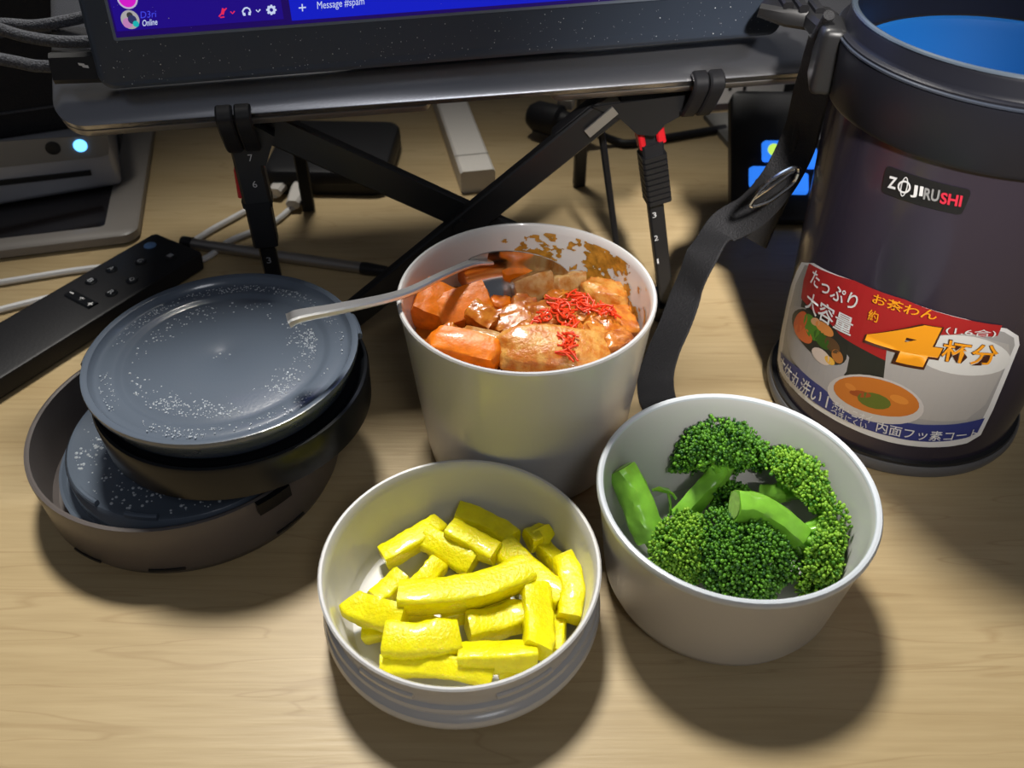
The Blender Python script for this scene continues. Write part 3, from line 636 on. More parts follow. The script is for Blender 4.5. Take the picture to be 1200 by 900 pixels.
# ------------------------------------------------------------------ spoon
spn = thing('spoon', 'stainless steel spoon resting on the container rim, its bowl in the stew', 'spoon', atk(472, 346, .0935))
hpts = [atk(338, 376, .1010), atk(352, 370, .1020), atk(400, 361, .1005), atk(470, 345, .0955), atk(520, 322, .0920), atk(552, 309, .0885), atk(572, 306, .0860)]
HP = catmull(hpts, 7)
hup = Vector((.05, .25, 1))
def hsec(i, t):
    w_ = .0090*(1-.50*min(1, t/.6)) if t < .75 else .0045+.004*(t-.75)/.25
    return rect(w_, .0030-.0012*t, .0007)
sweep('handle', HP, hsec, 'steelh', spn, up=hup)
bc = atk(603, 325, .0790); bx_ = (atk(664, 320, .0780)-atk(540, 314, .0850)).normalized()
bu = (Vector((0, .10, .98))); bu = (bu-bx_*bu.dot(bx_)).normalized(); bn = bx_.cross(bu).normalized()    # bn towards viewer
if bn.y > 0: bn = -bn
nu, nv = 28, 12; vs_, fs = [], []
def sppt(i, j, th):
    a = 2*math.pi*i/nu; rr = j/nv
    x = math.cos(a)*rr*.0255; y = math.sin(a)*rr*.0125*(1-.10*math.cos(a)); dp = -.0075*(1-rr*rr)-th
    return bc+bx_*x+bu*y+bn*dp
for th in (0, .0011):
    for j in range(nv+1):
        for i in range(nu): vs_.append(sppt(i, max(j, .02), th))
N1 = (nv+1)*nu
for s_ in (0, 1):
    for j in range(nv):
        for i in range(nu):
            k = (i+1) % nu; fs.append((s_*N1+j*nu+i, s_*N1+j*nu+k, s_*N1+(j+1)*nu+k, s_*N1+(j+1)*nu+i))
for i in range(nu): k = (i+1) % nu; fs.append((nv*nu+i, nv*nu+k, N1+nv*nu+k, N1+nv*nu+i))
for s_ in (0, 1): fs.append(tuple(s_*N1+i for i in range(nu)))
mk('spoon_bowl', vs_, fs, 'steel', spn, 50)

# ------------------------------------------------------------------ lids stacked in the upturned jar cap
def droplets(name, cx, cy, z, r_in, r_out, n_, parent, seed, sect=None, rmax=.00075):
    rnd = random.Random(seed); vs_, fs = [], []
    for _ in range(n_):
        r = math.sqrt(rnd.uniform(r_in**2, r_out**2)); a = rnd.uniform(*(sect or (0, 6.283))); x, y = r*math.cos(a), r*math.sin(a)
        if noise.noise(Vector((x*55+seed, y*55, 0)))+rnd.uniform(-.35, .35) < -.02: continue
        b = rmax*rnd.uniform(.28, 1)**1.6; i0 = len(vs_); zz = z if not callable(z) else z(r)
        for lev, (rr, h) in enumerate(((1, 0), (.85, .42), (.48, .66))):
            for k in range(8): vs_.append((cx+x+b*rr*math.cos(k*.785), cy+y+b*rr*math.sin(k*.785), zz+b*h))
        vs_.append((cx+x, cy+y, zz+b*.74))
        for l_ in range(2):
            for k in range(8): q = (k+1) % 8; fs.append((i0+l_*8+k, i0+l_*8+q, i0+l_*8+8+q, i0+l_*8+8+k))
        for k in range(8): fs.append((i0+16+k, i0+16+(k+1) % 8, i0+24))
    return tag(mk(name, vs_, fs, 'water', parent, 80), kind='stuff')
TX, TY = -.144, .2806
cap = thing('jar_cap', 'wide grey plastic jar cap lying upturned on the desk, holding the lids', 'lid', (TX, TY, 0))
lathe('shell', [(0, .0012), (.058, .0012), (.0600, 0), (.0618, .0012), (.0628, .004), (.0642, .006), (.0653, .0305), (.0651, .0316), (.0640, .0319), (.0631, .0314), (.0620, .006), (.0600, .0040), (0, .0040)], TX, TY, 'capm', cap, 96)
def arcslot(parent, a0, a1, z, rad, hgt, m, name, dep=.0012):
    pts = [Vector((TX+rad*math.cos(math.radians(a0+(a1-a0)*k/10)), TY+rad*math.sin(math.radians(a0+(a1-a0)*k/10)), z)) for k in range(11)]
    return sweep(name, pts, lambda i, t: rect(dep, hgt, 0), m, parent)
for a0, a1 in ((-166, -150), (-124, -111), (-92, -79), (-45, -32)): arcslot(cap, a0, a1, .0068, .0643, .0011, 'black', 'slot')
lat = arcslot(cap, -50, -37, .0285, .0660, .0060, 'lidg', 'latch', .0035)
arcslot(cap, -150, -149.2, .018, .0648, .022, 'black', 'seam', .0006)
l1 = thing('container_lid', 'wet black lid lying lowest, inside the upturned grey cap', 'lid', (TX+.004, TY-.003, .004), 'black container lids')
l1x, l1y = TX+.0035, TY-.0030
lathe('lid_body', [(0, .0042), (.050, .0042), (.0535, .0055), (.0545, .012), (.0580, .0130), (.0583, .0165), (.0570, .0170), (.0556, .0150), (.0535, .0155), (.0530, .0255), (.0518, .0268), (.0500, .0268), (.0485, .0262), (0, .0262)], l1x, l1y, 'lidp', l1, 84)
droplets('water_droplets', l1x, l1y, .0262, .010, .0485, 700, l1, 5, (2.7, 5.2), .0008)
for a0 in (-128, -97): 
    pts = [Vector((l1x+.0515*math.cos(math.radians(a0+k*1.5)), l1y+.0515*math.sin(math.radians(a0+k*1.5)), .0278)) for k in range(-5, 6)]
    sweep('lid_tab', pts, lambda i, t: rect(.0022, .0030, .0006), 'lidp', l1)
UX, UY = -.1186, .2799
l2x, l2y = UX+.0022, UY-.0015
l2 = thing('container_lid', 'glossy black deep lid in the middle of the lid stack', 'lid', (l2x, l2y, .0325), 'black container lids')
lathe('lid_body', [(0, .0330), (.044, .0330), (.0455, .0338), (.0462, .0398), (.0540, .0402), (.0556, .0416), (.0562, .0565), (.0556, .0582), (.0545, .0586), (.0535, .0578), (.0520, .0560), (.0500, .0555), (0, .0555)], l2x, l2y, 'lidg', l2, 84)
l3 = thing('container_lid', 'topmost charcoal lid beaded with condensation, under the spoon handle', 'lid', (UX, UY, .056), 'black container lids')
lathe('lid_body', [(0, .0560), (.049, .0560), (.0515, .0590), (.0525, .0640), (.0545, .0660), (.0552, .0685), (.0550, .0697), (.0538, .0700), (.0525, .0694), (.0515, .0672), (.0500, .0664), (.0480, .0668), (.0440, .0672), (.0425, .0668), (.0412, .0658), (.0400, .0656), (.0385, .0660), (.0200, .0666), (.0060, .0668), (.0045, .0662), (0, .0660)], UX, UY, 'lidp', l3, 96)
def l3z(r): return .0672 if r > .0435 else (.0661+(.0390-r)*.00002 if r < .0385 else .0657)
droplets('water_droplets', UX, UY, l3z, .0, .038, 1300, l3, 1, None, .00055)
droplets('water_droplets', UX, UY, l3z, .0440, .0490, 1500, l3, 2, None, .00042)
droplets('water_droplets', UX, UY, l3z, .020, .0375, 1800, l3, 9, (-2.2, .5), .00046)
for a0 in (180, 150, 20): 
    pts = [Vector((UX+.0555*math.cos(math.radians(a0+k*1.5)), UY+.0555*math.sin(math.radians(a0+k*1.5)), .0670)) for k in range(-5, 6)]
    sweep('lid_tab', pts, lambda i, t: rect(.0024, .0032, .0008), 'lidp', l3)

# ------------------------------------------------------------------ vacuum lunch jar
JX, JY, JR, JK = .1891, .3302, .056, .04
jar = thing('lunch_jar', 'tall dark violet-black insulated lunch jar with printed label, standing open', 'lunch jar', (JX, JY, 0))
lathe('base_ring', [(0, .0008), (.0570, .0008), (.0590, .0020), (.0598, .0045), (.0597, .0070), (.0590, .0080), (.0560, .0082), (0, .0082)], JX, JY, 'jargrey', jar, 96)
lathe('base_gasket', [(.0555, .0078), (.0586, .0080), (.0584, .0094), (.0556, .0098)], JX, JY, 'black', jar, 96)
lathe('body', [(0, .0085)]+[(JR+JK*z, z) for z in (.0085, .05, .09, .13, .153)]+[(.0600, .1535)], JX, JY, 'jar', jar, 128)
lathe('collar', [(.0590, .1520), (.0636, .1522), (.0646, .1540), (.0656, .1740), (.0655, .1752), (.0644, .1756), (.0644, .1762), (.0650, .1766), (.0650, .1774), (.0641, .1778), (.0628, .1778), (.0622, .1790), (.0622, .1838), (.0616, .1850), (.0606, .1853), (.0600, .1848), (.0598, .1800), (.0597, .1665), (.0580, .1655), (.0575, .1520), (.0590, .1520)], JX, JY, 'collar', jar, 128)
lathe('rim_line', [(.0651, .1755), (.0658, .1758), (.0658, .1764), (.0651, .1767)], JX, JY, 'rimm', jar, 128)
lathe('mouth_ring', [(.0600, .1836), (.0610, .1850), (.0618, .1856), (.0621, .1850), (.0610, .1860), (.0600, .1856), (.0596, .1846), (.0600, .1836)], JX, JY, flat('mouth_grey', (.05, .065, .085), .25), jar, 128)
lathe('inner_liner', [(.0592, .1655), (.0585, .1662), (.0568, .1655), (.0560, .1620), (.0535, .10), (.0520, .030), (.045, .022), (0, .020), (0, .019), (.046, .0205), (.0535, .029), (.0548, .10), (.0573, .160), (.0592, .1655)], JX, JY, 'liner', jar, 96)
# strap bracket and swing latch at the left shoulder
ba = math.radians(168); bd = Vector((math.cos(ba), math.sin(ba), 0)); bs = Vector((-bd.y, bd.x, 0))
bo = Vector((JX, JY, 0))+bd*.064
brk = box('strap_bracket', (.010, .020, .026), frame(bo+bd*.003+UP*.166, bd, bs, UP), 'black', jar, .003, 3)
o_ = aty(897, 12, JY+.035)
hnd = thing('jar_handle', 'black plastic carry handle lug folded out from the jar shoulder', 'handle', o_) if False else None
h0, h1 = Vector((JX, JY, 0))+bd*.060, None
bm = bmesh.new()
A_ = aty(893, 10, JY+.050); B_ = aty(958, 22, JY+.040)
dirh = (B_-A_).normalized()
lugp = sweep('handle_lug', [A_+UP*.001, A_.lerp(B_, .5), B_, Vector((JX-.062, JY+.022, B_.z+.001))], lambda i, t: rect(.014, .0075*(.75 if i == 0 else 1), .0016), 'black', jar)
for k in range(3):
    q = A_.lerp(B_, .38+.28*k)+UP*.0045; sweep('lug_ridge', [q-Vector((.000, .006, 0)), q+Vector((0, .006, 0))], lambda i, t: rect(.004, .003, .0008), 'blacks', lugp)
# --- label: pixels of the photograph carried onto the jar wall, as (arc, height)
def jar_az(u, v):
    r = ray(u, v); ox, oy = EYE.x-JX, EYE.y-JY; R0 = JR+JK*EYE.z
    A = r.x**2+r.y**2-(JK*r.z)**2; B = 2*(ox*r.x+oy*r.y-R0*JK*r.z); Cc = ox*ox+oy*oy-R0*R0
    D = max(0, B*B-4*A*Cc); t = (-B-math.sqrt(D))/(2*A); p = EYE+r*t
    a = math.atan2(p.y-JY, p.x-JX)
    if a > 0: a -= 2*math.pi
    return Vector((a*.06, p.z))
def jwrap(bm, lift):
    xs = [v.co.x for v in bm.verts]; x = math.floor(min(xs)/.0035)*.0035
    while x < max(xs):
        bmesh.ops.bisect_plane(bm, geom=bm.verts[:]+bm.edges[:]+bm.faces[:], plane_co=(x, 0, 0), plane_no=(1, 0, 0)); x += .0035
    bmesh.ops.triangulate(bm, faces=bm.faces[:])
    for v in bm.verts:
        a, z = v.co.x/.06, v.co.y; r = JR+JK*z+lift; v.co = Vector((JX+r*math.cos(a), JY+r*math.sin(a), z))
def jmesh(bm, name, m, parent, lift):
    jwrap(bm, lift)
    for f in bm.faces: f.normal_update()
    c = Vector((JX, JY, 0)); fl = [f for f in bm.faces if f.normal.dot(Vector((f.calc_center_median().x-JX, f.calc_center_median().y-JY, 0))) < 0]
    if fl: bmesh.ops.reverse_faces(bm, faces=fl)
    me = bpy.data.meshes.new(name); bm.to_mesh(me); bm.free(); return link(name, me, m, parent)
def jq(u, v): return jar_az(880+u/3.103, 280+v/3.103)
def jpoly(name, pts, m, parent, lift, q=jq):
    bm = bmesh.new(); vs_ = [bm.verts.new((*q(*p), 0)) for p in pts]; bm.faces.new(vs_); return jmesh(bm, name, m, parent, lift)
def jtext(s, o, x, y, m, parent, lift, bold=.02, q=jq, name='lettering'):
    return jmesh(text_fit(s, q(*o), q(*x), q(*y), bold), name, m, parent, lift)
def ell(cx, cy, rx, ry, rot=0, k=28, a0=0, a1=360):
    c_, s_ = math.cos(math.radians(rot)), math.sin(math.radians(rot)); out = []
    for i in range(k):
        a = math.radians(a0+(a1-a0)*i/(k if a1-a0 == 360 else k-1)); x, y = rx*math.cos(a), ry*math.sin(a); out.append((cx+x*c_-y*s_, cy+x*s_+y*c_))
    return out
pw, pr, po = flat('label_white', (.62, .62, .62)), flat('label_red', (.33, .012, .014)), flat('label_orange', (.80, .31, .01))
pbg, pbl, pgr = flat('label_dark', (.018, .02, .016)), flat('label_blue', (.025, .035, .17)), flat('label_grey', (.30, .295, .29))
lab = jpoly('label', [(185, 85), (150, 160), (128, 245), (110, 340), (98, 440), (108, 482), (150, 540), (200, 588), (275, 640), (350, 681), (425, 713), (500, 737), (575, 751), (650, 757), (720, 754), (785, 742), (835, 712), (880, 620), (930, 500), (976, 385), (972, 352), (930, 325), (780, 290), (560, 220), (380, 152), (230, 88)], pw, jar, .00015)
jpoly('label_picture', [(198, 95), (165, 165), (143, 250), (125, 345), (112, 440), (125, 478), (205, 560), (280, 606), (350, 642), (425, 675), (500, 703), (575, 720), (650, 728), (720, 726), (780, 715), (815, 700), (862, 612), (912, 495), (958, 385), (955, 358), (920, 337), (780, 300), (560, 228), (380, 160), (230, 98)], pgr, lab, .0003)
jpoly('dark_backdrop', [(190, 215), (345, 330), (500, 400), (500, 520), (350, 500), (320, 480), (300, 470), (170, 330)], pbg, lab, .0004)
jpoly('red_banner', [(215, 88), (195, 150), (186, 215), (260, 285), (345, 362), (420, 405), (490, 440), (495, 400), (505, 360), (560, 345), (700, 350), (895, 350), (912, 312), (780, 290), (560, 218), (380, 150)], pr, lab, .00048)
# rice bowl
jpoly('rice_bowl', [(495, 400), (482, 520), (500, 600), (560, 640), (680, 660), (780, 655), (850, 600), (900, 500), (940, 420), (935, 380), (800, 340), (600, 345), (520, 365)], flat('label_bowl', (.36, .345, .33)), lab, .00052)
jpoly('rice', ell(770, 420, 172, 72, 6), flat('label_rice', (.60, .60, .58)), lab, .0006)
# side dish bowl
jpoly('dish_bowl', [(146, 255), (135, 360), (150, 430), (230, 520), (290, 560), (350, 480), (360, 430), (300, 330), (200, 250), (165, 242)], flat('label_bowl2', (.34, .33, .33)), lab, .00055)
jpoly('dish_hollow', ell(253, 355, 128, 62, 46), pbg, lab, .00062)
for (cx, cy, rx, ry, rt, col) in ((185, 300, 22, 40, 20, (.55, .09, .02)), (195, 345, 42, 22, 48, (.62, .13, .03)), (225, 320, 24, 52, -20, (.07, .20, .015)), (262, 365, 20, 42, -35, (.03, .10, .01)), (272, 325, 40, 18, 40, (.60, .22, .05)), (300, 385, 36, 20, 50, (.10, .05, .02)), (260, 425, 42, 22, 42, (.62, .52, .45)), (290, 440, 22, 12, 42, (.75, .42, .05)), (318, 425, 18, 28, -30, (.40, .15, .03)), (240, 300, 18, 14, 30, (.58, .30, .14))):
    jpoly('dish_food', ell(cx, cy, rx, ry, rt, 16), flat('dish_col', col), lab, .0007)
# soup bowl
jpoly('soup_bowl', ell(455, 580, 178, 82, 14), flat('label_bowl3', (.50, .47, .45)), lab, .00066)
jpoly('soup', ell(458, 570, 158, 64, 14), flat('label_soup', (.50, .15, .018)), lab, .00074)
for (cx, cy, rx, ry, rt, col) in ((450, 585, 62, 28, 14, (.10, .13, .015)), (400, 560, 40, 12, 10, (.30, .06, .01)), (540, 580, 36, 14, 20, (.62, .22, .03)), (365, 535, 22, 10, 30, (.58, .20, .03))):
    jpoly('soup_garnish', ell(cx, cy, rx, ry, rt, 14), flat('soup_col', col), lab, .0008)
jpoly('blue_band', [(112, 408), (180, 470), (258, 535), (288, 560), (345, 590), (420, 628), (500, 652), (620, 672), (740, 670), (848, 648), (820, 703), (780, 720), (720, 731), (650, 735), (575, 729), (500, 713), (425, 691), (350, 660), (280, 622), (205, 570), (125, 482), (112, 440)], pbl, lab, .00058)
jpoly('divider', [(284, 568), (289, 570), (279, 612), (274, 609)], pw, lab, .0009)
LT = .0010
jtext('たっぷり', (222, 158), (382, 258), (236, 105), pw, lab, LT, .012)
jtext('大容量', (203, 248), (366, 352), (217, 182), pw, lab, LT, .012)
jtext('お茶わん', (443, 228), (672, 292), (453, 192), po, lab, LT, .012)
jtext('約', (428, 290), (464, 302), (434, 250), po, lab, LT, .012)
bs_ = flat('four_shadow', (.05, .012, .005))
jtext('4', (396, 410), (662, 476), (452, 258), bs_, lab, LT-.0001, .085, name='big_number_outline')
jtext('4', (404, 402), (660, 466), (458, 262), po, lab, LT, .055, name='big_number')
jtext('杯分', (684, 438), (884, 458), (700, 355), bs_, lab, LT-.0001, .03); jtext('杯分', (688, 436), (882, 453), (703, 359), po, lab, LT, .012)
jtext('(1.6合)', (706, 340), (884, 354), (712, 310), pw, lab, LT, .0)
jtext('本体丸洗い', (106, 470), (250, 600), (120, 420), pw, lab, LT, .006)
jtext('汚れ・ニオイ', (298, 612), (438, 668), (304, 582), pw, lab, LT, .006)
jtext('つきにくい', (292, 636), (420, 690), (297, 610), pw, lab, LT, .006)
jtext('内面フッ素コート', (455, 694), (812, 716), (463, 657), pw, lab, LT, .006)
# --- brand badge
def jb(u, v): return jar_az(920+u/4.286, 90+v/4.286)
bad = jpoly('badge', [(515, 450), (505, 470), (488, 560), (492, 576), (510, 585), (870, 690), (888, 686), (900, 665), (932, 590), (930, 572), (915, 562), (535, 452)], flat('badge_black', (.006, .006, .007), .5), jar, .0003, jb)
jtext('Z', (519, 553), (560, 564), (529, 494), 'print_w', bad, .0007, .03, jb); jtext('JI', (632, 600), (692, 612), (640, 537), 'print_w', bad, .0007, .03, jb)
jtext('RU', (696, 612), (772, 625), (706, 553), 'print_g', bad, .0007, .03, jb); jtext('SHI', (778, 632), (884, 650), (788, 575), 'print_r', bad, .0007, .03, jb)
def jring(name, cx, cy, rx, ry, rot, t, m):
    o, i_ = ell(cx, cy, rx, ry, rot, 28), ell(cx, cy, rx-t, ry-t, rot, 28); bm = bmesh.new()
    O = [bm.verts.new((*jb(*p), 0)) for p in o]; I = [bm.verts.new((*jb(*p), 0)) for p in i_]
    for k in range(28): q = (k+1) % 28; bm.faces.new((O[k], O[q], I[q], I[k]))
    return jmesh(bm, name, m, bad, .0007)
jring('emblem_ring', 603, 550, 33, 32, 12, 9, 'print_w'); jring('emblem_ring', 603, 549, 17, 50, 12, 5, 'print_w')

# ------------------------------------------------------------------ carrying strap
strap = thing('carry_strap', 'black woven carrying strap with metal slider hanging from the jar', 'strap', atz(790, 385, .001))
sp_ = [Vector((JX-.066, JY+.016, .168)), aty(948, 120, JY+.030), aty(936, 165, JY+.040), aty(912, 212, JY+.040), aty(880, 248, JY+.050), aty(846, 268, JY+.055), aty(822, 300, JY+.042), atz(805, 342, .034), atz(792, 378, .022), atz(776, 415, .0105), atz(768, 448, .0018), atz(775, 478, .0016), atz(800, 500, .0016)]
SPP = catmull(sp_, 8)
def sup(t):
    k = t*12
    if k < 4: return Vector((-.75, -.65, .25))
    if k < 9:
        q = (k-4)/5; return Vector((-.75, -.65, .25)).lerp(Vector((-.45, -.15, 1)), q)
    return Vector((-.45, -.15, 1)).lerp(Vector((0, 0, 1)), min(1, (k-9)/2))
sweep('webbing', SPP, lambda i, t: rect(.0185, .0015, .0004), 'webbing', strap, up=sup)
tube('thin_loop', [Vector((JX-.069, JY+.012, .182)), aty(948, 62, JY+.028), aty(944, 100, JY+.034), aty(938, 140, JY+.040), aty(930, 178, JY+.042)], .0022, 'webbing', strap)
# loose tail
sweep('webbing_tail', catmull([aty(905, 222, JY+.046), aty(893, 248, JY+.052), aty(880, 280, JY+.060)], 5), lambda i, t: rect(.0185, .0015, .0004), 'webbing', strap, up=Vector((-.5, -.8, .3)))
# slider: bent wire frame
SF = JY+.030
pts = [aty(u, v, SF) for u, v in ((879, 240), (892, 222), (910, 207), (932, 196), (936, 201), (930, 214), (915, 226), (900, 236), (884, 241))]
sl = tube('slider', pts+[pts[0]], .0011, 'steel', strap, per=5, k=8)
sweep('slider_bar', [aty(884, 232, SF), aty(932, 199, SF)], lambda i, t: rect(.0022, .0012, .0003), 'steel', sl)

# ------------------------------------------------------------------ remote control
RT = .0125
e0, e1 = atz(181, 272, RT), atz(236, 306, RT)
far = (e0+e1)/2; wdir = (e1-e0).normalized()
n1, n2 = atz(0, 378, RT), atz(10, 446, RT)
ldir = ((n1-e0).normalized()+(n2-e1).normalized()).normalized(); wdir = (wdir-ldir*wdir.dot(ldir)).normalized()
rw = abs((atz(108, 376, RT)-e0).dot(wdir)); RL = .150
rem = thing('remote_control', 'slim black remote control with round buttons lying on the desk', 'remote', (far+ldir*RL/2)*1.0); rem.location.z = 0
RF = frame(e0+wdir*rw/2-UP*RT, ldir, -wdir, UP) if ldir.cross(-wdir).z > 0 else frame(e0+wdir*rw/2-UP*RT, ldir, wdir, UP)
slab('body', rounded_outline(0, -rw/2, RL, rw/2, .003), [(0, .003), (.002, .0006), (.0105, 0), (.0120, .0004), (RT, .0014)], 'blacks', rem, RF)
def rbtn(u, v, r, m='lidg', sym=None, name='button', symm='print_d'):
    c = atz(u, v, RT); prof = [(0, RT-.0004), (r, RT-.0004), (r, RT+.0004), (r*.8, RT+.0009), (0, RT+.0007)]
    b = lathe(name, prof, c.x, c.y, m, rem, 20)
    if sym:
        h = r*.95; o = Vector((c.x, c.y, RT+.0011)); x = -wdir if False else wdir; y = -ldir
        text3(sym, o-x*h/2-y*h/2, o+x*h/2-y*h/2, o-x*h/2+y*h/2, symm, b, .01, 'symbol')
    return b
rbtn(176, 288, .0036, flat('assistant_blue', (.10, .20, .40), .3), None)
rbtn(200, 301, .0034, 'black', 'I', 'power_button')
for u, v, s_ in ((165, 307, 'G'), (131, 316, 'A'), (107, 330, 'B'), (155, 329, 'Q'), (131, 344, 'R')): rbtn(u, v, .0034, 'lidg', s_)
p_, q_ = atz(81, 344, RT), atz(110, 359, RT)
rk = sweep('brightness_rocker', catmull([p_+UP*.0003, p_.lerp(q_, .5)+UP*.0003, q_+UP*.0003], 4), lambda i, t: rect(.0064, .0016, .0007), 'lidg', rem)
for u, v, s_ in ((84, 343, '-'), (95, 350, '*'), (106, 356, '+')):
    c = atz(u, v, RT+.0013); h = .0032; x, y = wdir, -ldir; hh = h*(.25 if s_ == '-' else 1)
    text3(s_, c-x*h/2-y*hh/2, c+x*h/2-y*hh/2, c-x*h/2+y*hh/2, 'print_w', rk, .03, 'symbol')

# ------------------------------------------------------------------ pen
pa, pb2 = atz(214, 284, .0042), atz(466, 320, .0042)
pen = thing('stylus_pen', 'slim grey metal pen with black tip lying behind the lids', 'pen', (pa+pb2)/2); pd = (pb2-pa).normalized()
sweep('barrel', [pa+pd*.006, pa.lerp(pb2, .84)], lambda i, t: circ(.0034, 14), 'steelb', pen)
sweep('tip', [pa.lerp(pb2, .838), pa.lerp(pb2, .86), pa.lerp(pb2, .95), pb2], lambda i, t: circ((.0036, .0039, .0032, .0012)[i], 14), 'black', pen)
sweep('end_cap', [pa, pa+pd*.007], lambda i, t: circ(.0040, 14), 'black', pen)

# ------------------------------------------------------------------ power bank with two white USB cables
pbz = .018
q = [atz(343, 139, pbz), atz(478, 141, pbz), atz(441, 207, pbz), atz(300, 196, pbz)]
xb = (q[1]-q[0]).normalized(); yb2 = UP.cross(xb).normalized(); ctr = (q[0]+q[1]+q[2]+q[3])/4
wb = ((q[1]-q[0]).length+(q[2]-q[3]).length)/2; hb = abs((q[0]-q[3]).dot(yb2))*.5+abs((q[1]-q[2]).dot(yb2))*.5
bank = thing('power_bank', 'black power bank with glowing blue light under the laptop', 'power bank', (ctr.x, ctr.y, 0))
PBF = frame(Vector((ctr.x, ctr.y, 0)), xb, yb2, UP)
slab('case', rounded_outline(-wb/2, -hb/2, wb/2, hb/2, .010), [(0, .002), (.003, 0), (pbz-.003, 0), (pbz-.0008, .0012), (pbz, .0035)], 'blackg' if False else 'blacks', bank, PBF)
c = atz(384, 176, pbz+.0004); lathe('indicator_light', [(0, c.z-.0004), (.0033, c.z-.0004), (.0033, c.z+.0002), (0, c.z+.0003)], c.x, c.y, 'ledd', bank, 20)
slab('seam_band', rounded_outline(-wb/2-.0002, -hb/2-.0002, wb/2+.0002, hb/2+.0002, .010), [(.0085, 0), (.0098, 0)], 'black', bank, PBF)
for j, (cn, pth, lbl) in enumerate((((( 338, 203), (322, 226)), [(322, 228), (290, 246), (250, 268), (215, 288), (150, 308), (80, 318), (0, 331), (-60, 340)], 'white cable running from the power bank under the far end of the remote'),
                             (((356, 212), (343, 240)), [(342, 243), (318, 262), (270, 282), (235, 305), (160, 322), (80, 343), (0, 363), (-60, 380)], 'white cable lying nearest the lids, passing under the remote'))):
    cb = thing('usb_cable', lbl, 'cable', atz(*cn[1], 0), 'white cables on the desk')
    A, B = atz(*cn[0], .008), atz(*cn[1], .006)
    sweep('connector', [A, A.lerp(B, .35), B], lambda i, t: rect((.0105, .0115, .0088)[i], (.0065, .0072, .0062)[i], .0018), 'whitep', cb)
    tube('cord', [B-UP*.002]+[atz(u, v, .0024) for u, v in pth], .0019, 'white', cb, k=8)

# ------------------------------------------------------------------ white adapter block and black plug under the laptop
a, b = atz(531, 122, .016), atz(560, 200, .016); d = (b-a).normalized()
ad = thing('adapter_block', 'long off-white plastic adapter block on the desk below the laptop', 'adapter', (a+b)/2-UP*.016)
bar('block', Vector((a.x, a.y, .0081))-d*.06, Vector((b.x, b.y, .0081)), .0235, .016, 'whitep', ad, bev=.0015)
bar('seam', Vector((b.x, b.y, .0162))-d*.024, Vector((b.x, b.y, .0162))-d*.0232, .0236, .0004, 'greyp', ad, bev=.0)
pg = thing('power_plug', 'black power plug with cord lying at the back of the desk', 'plug', atz(640, 150, 0))
a, b = atz(622, 134, .014), atz(690, 152, .014)
sweep('plug_body', [a, a.lerp(b, .12), a.lerp(b, .5), a.lerp(b, .55), b], lambda i, t: circ((.008, .0115, .012, .009, .008)[i], 14), 'blacks', pg)
bar('contact_face', atz(655, 118, .025), atz(672, 120, .025), .010, .008, 'cream', pg)
tube('cord', [b, atz(720, 165, .004), atz(740, 168, .003), atz(790, 160, .003), atz(850, 150, .003)], .003, 'blacks', pg)

# ------------------------------------------------------------------ power strip, felt pad and lit keypad on the right
fy = atz(815, 134, 0).y
ps = thing('power_strip', 'pale plastic power strip with slots behind the jar', 'power strip', atz(870, 142, 0))
x0, x1 = atz(792, 134, 0).x, atz(792, 134, 0).x+.20; zt = aty(860, 84, fy).z
PSF = RZ @ Matrix()
bmx = frame(Vector((x0, fy, 0)), EX, NN, UP)
box('housing', (x1-x0, .05, zt), bmx, 'whitep', ps, .006, 3, ((x1-x0)/2, .025, zt/2))
for u in (856, 873):
    p = onplane(u, 100, Vector((x0, fy, 0)), NN); box('slot', (.0024, .002, .008), frame(p, EX, NN, UP), 'black', ps)
p = onplane(930, 102, Vector((x0, fy, 0)), NN); box('slot', (.016, .002, .006), frame(p, EX, NN, UP), 'black', ps)
box('foot_strip', (x1-x0-.01, .002, .005), frame(Vector((x0, fy, 0)), EX, NN, UP), flat('dark_strip', (.04, .03, .03)), ps, 0, 1, ((x1-x0)/2, 0, .0035))
fp = [atz(836, 156, .002), atz(902, 250, .002)]
q0 = atz(824, 139, 0); q1 = atz(864, 187, 0); dd = (q1-q0); 
padp = [q0, q0+dd*1.25, q0+dd*1.25+EX*.22, q0+EX*.22]; padp = [Vector((p.x, p.y, 0)) for p in padp]
vs_ = [p+UP*.0002 for p in padp]+[p+UP*.004 for p in padp]
tag(mk('felt_pad', vs_, [(0, 1, 2, 3), (4, 5, 6, 7)]+[(i, (i+1) % 4, 4+(i+1) % 4, 4+i) for i in range(4)], 'pad'), 'flat grey felt pad lying under the lit keypad', 'desk pad')
kt_ = math.radians(44); kx = (EX*.97-NN*.20).normalized(); kn0 = UP.cross(kx).normalized(); ku = kn0*math.cos(kt_)+UP*math.sin(kt_); kn = kx.cross(ku).normalized()
k0 = atz(857, 259, .0045); KF = frame(k0, kx, ku, kn)
kp = thing('macro_keypad', 'black tilted keypad with glowing blue keys behind the jar', 'keypad', Vector((k0.x, k0.y, 0)))
kw, kh = .088, .086
slab('case', rounded_outline(0, 0, kw, kh, .006), [(-.010, .001), (-.009, 0), (-.001, 0), (0, .001)], 'black', kp, KF)
vs_ = [KF @ Vector(v) for v in ((.01, .02, -.0102), (kw-.01, .02, -.0102), (kw-.01, kh-.015, -.0102), (.01, kh-.015, -.0102))]; low = [Vector((v.x, v.y, .0045)) for v in vs_]
mk('wedge_foot', vs_+low, [(0, 1, 2, 3), (4, 5, 6, 7)]+[(i, (i+1) % 4, 4+(i+1) % 4, 4+i) for i in range(4)], 'blacks', kp)
def kxy(u, v): 
    q = KF.inverted() @ onplane(u, v, k0, kn); return q.x, q.y
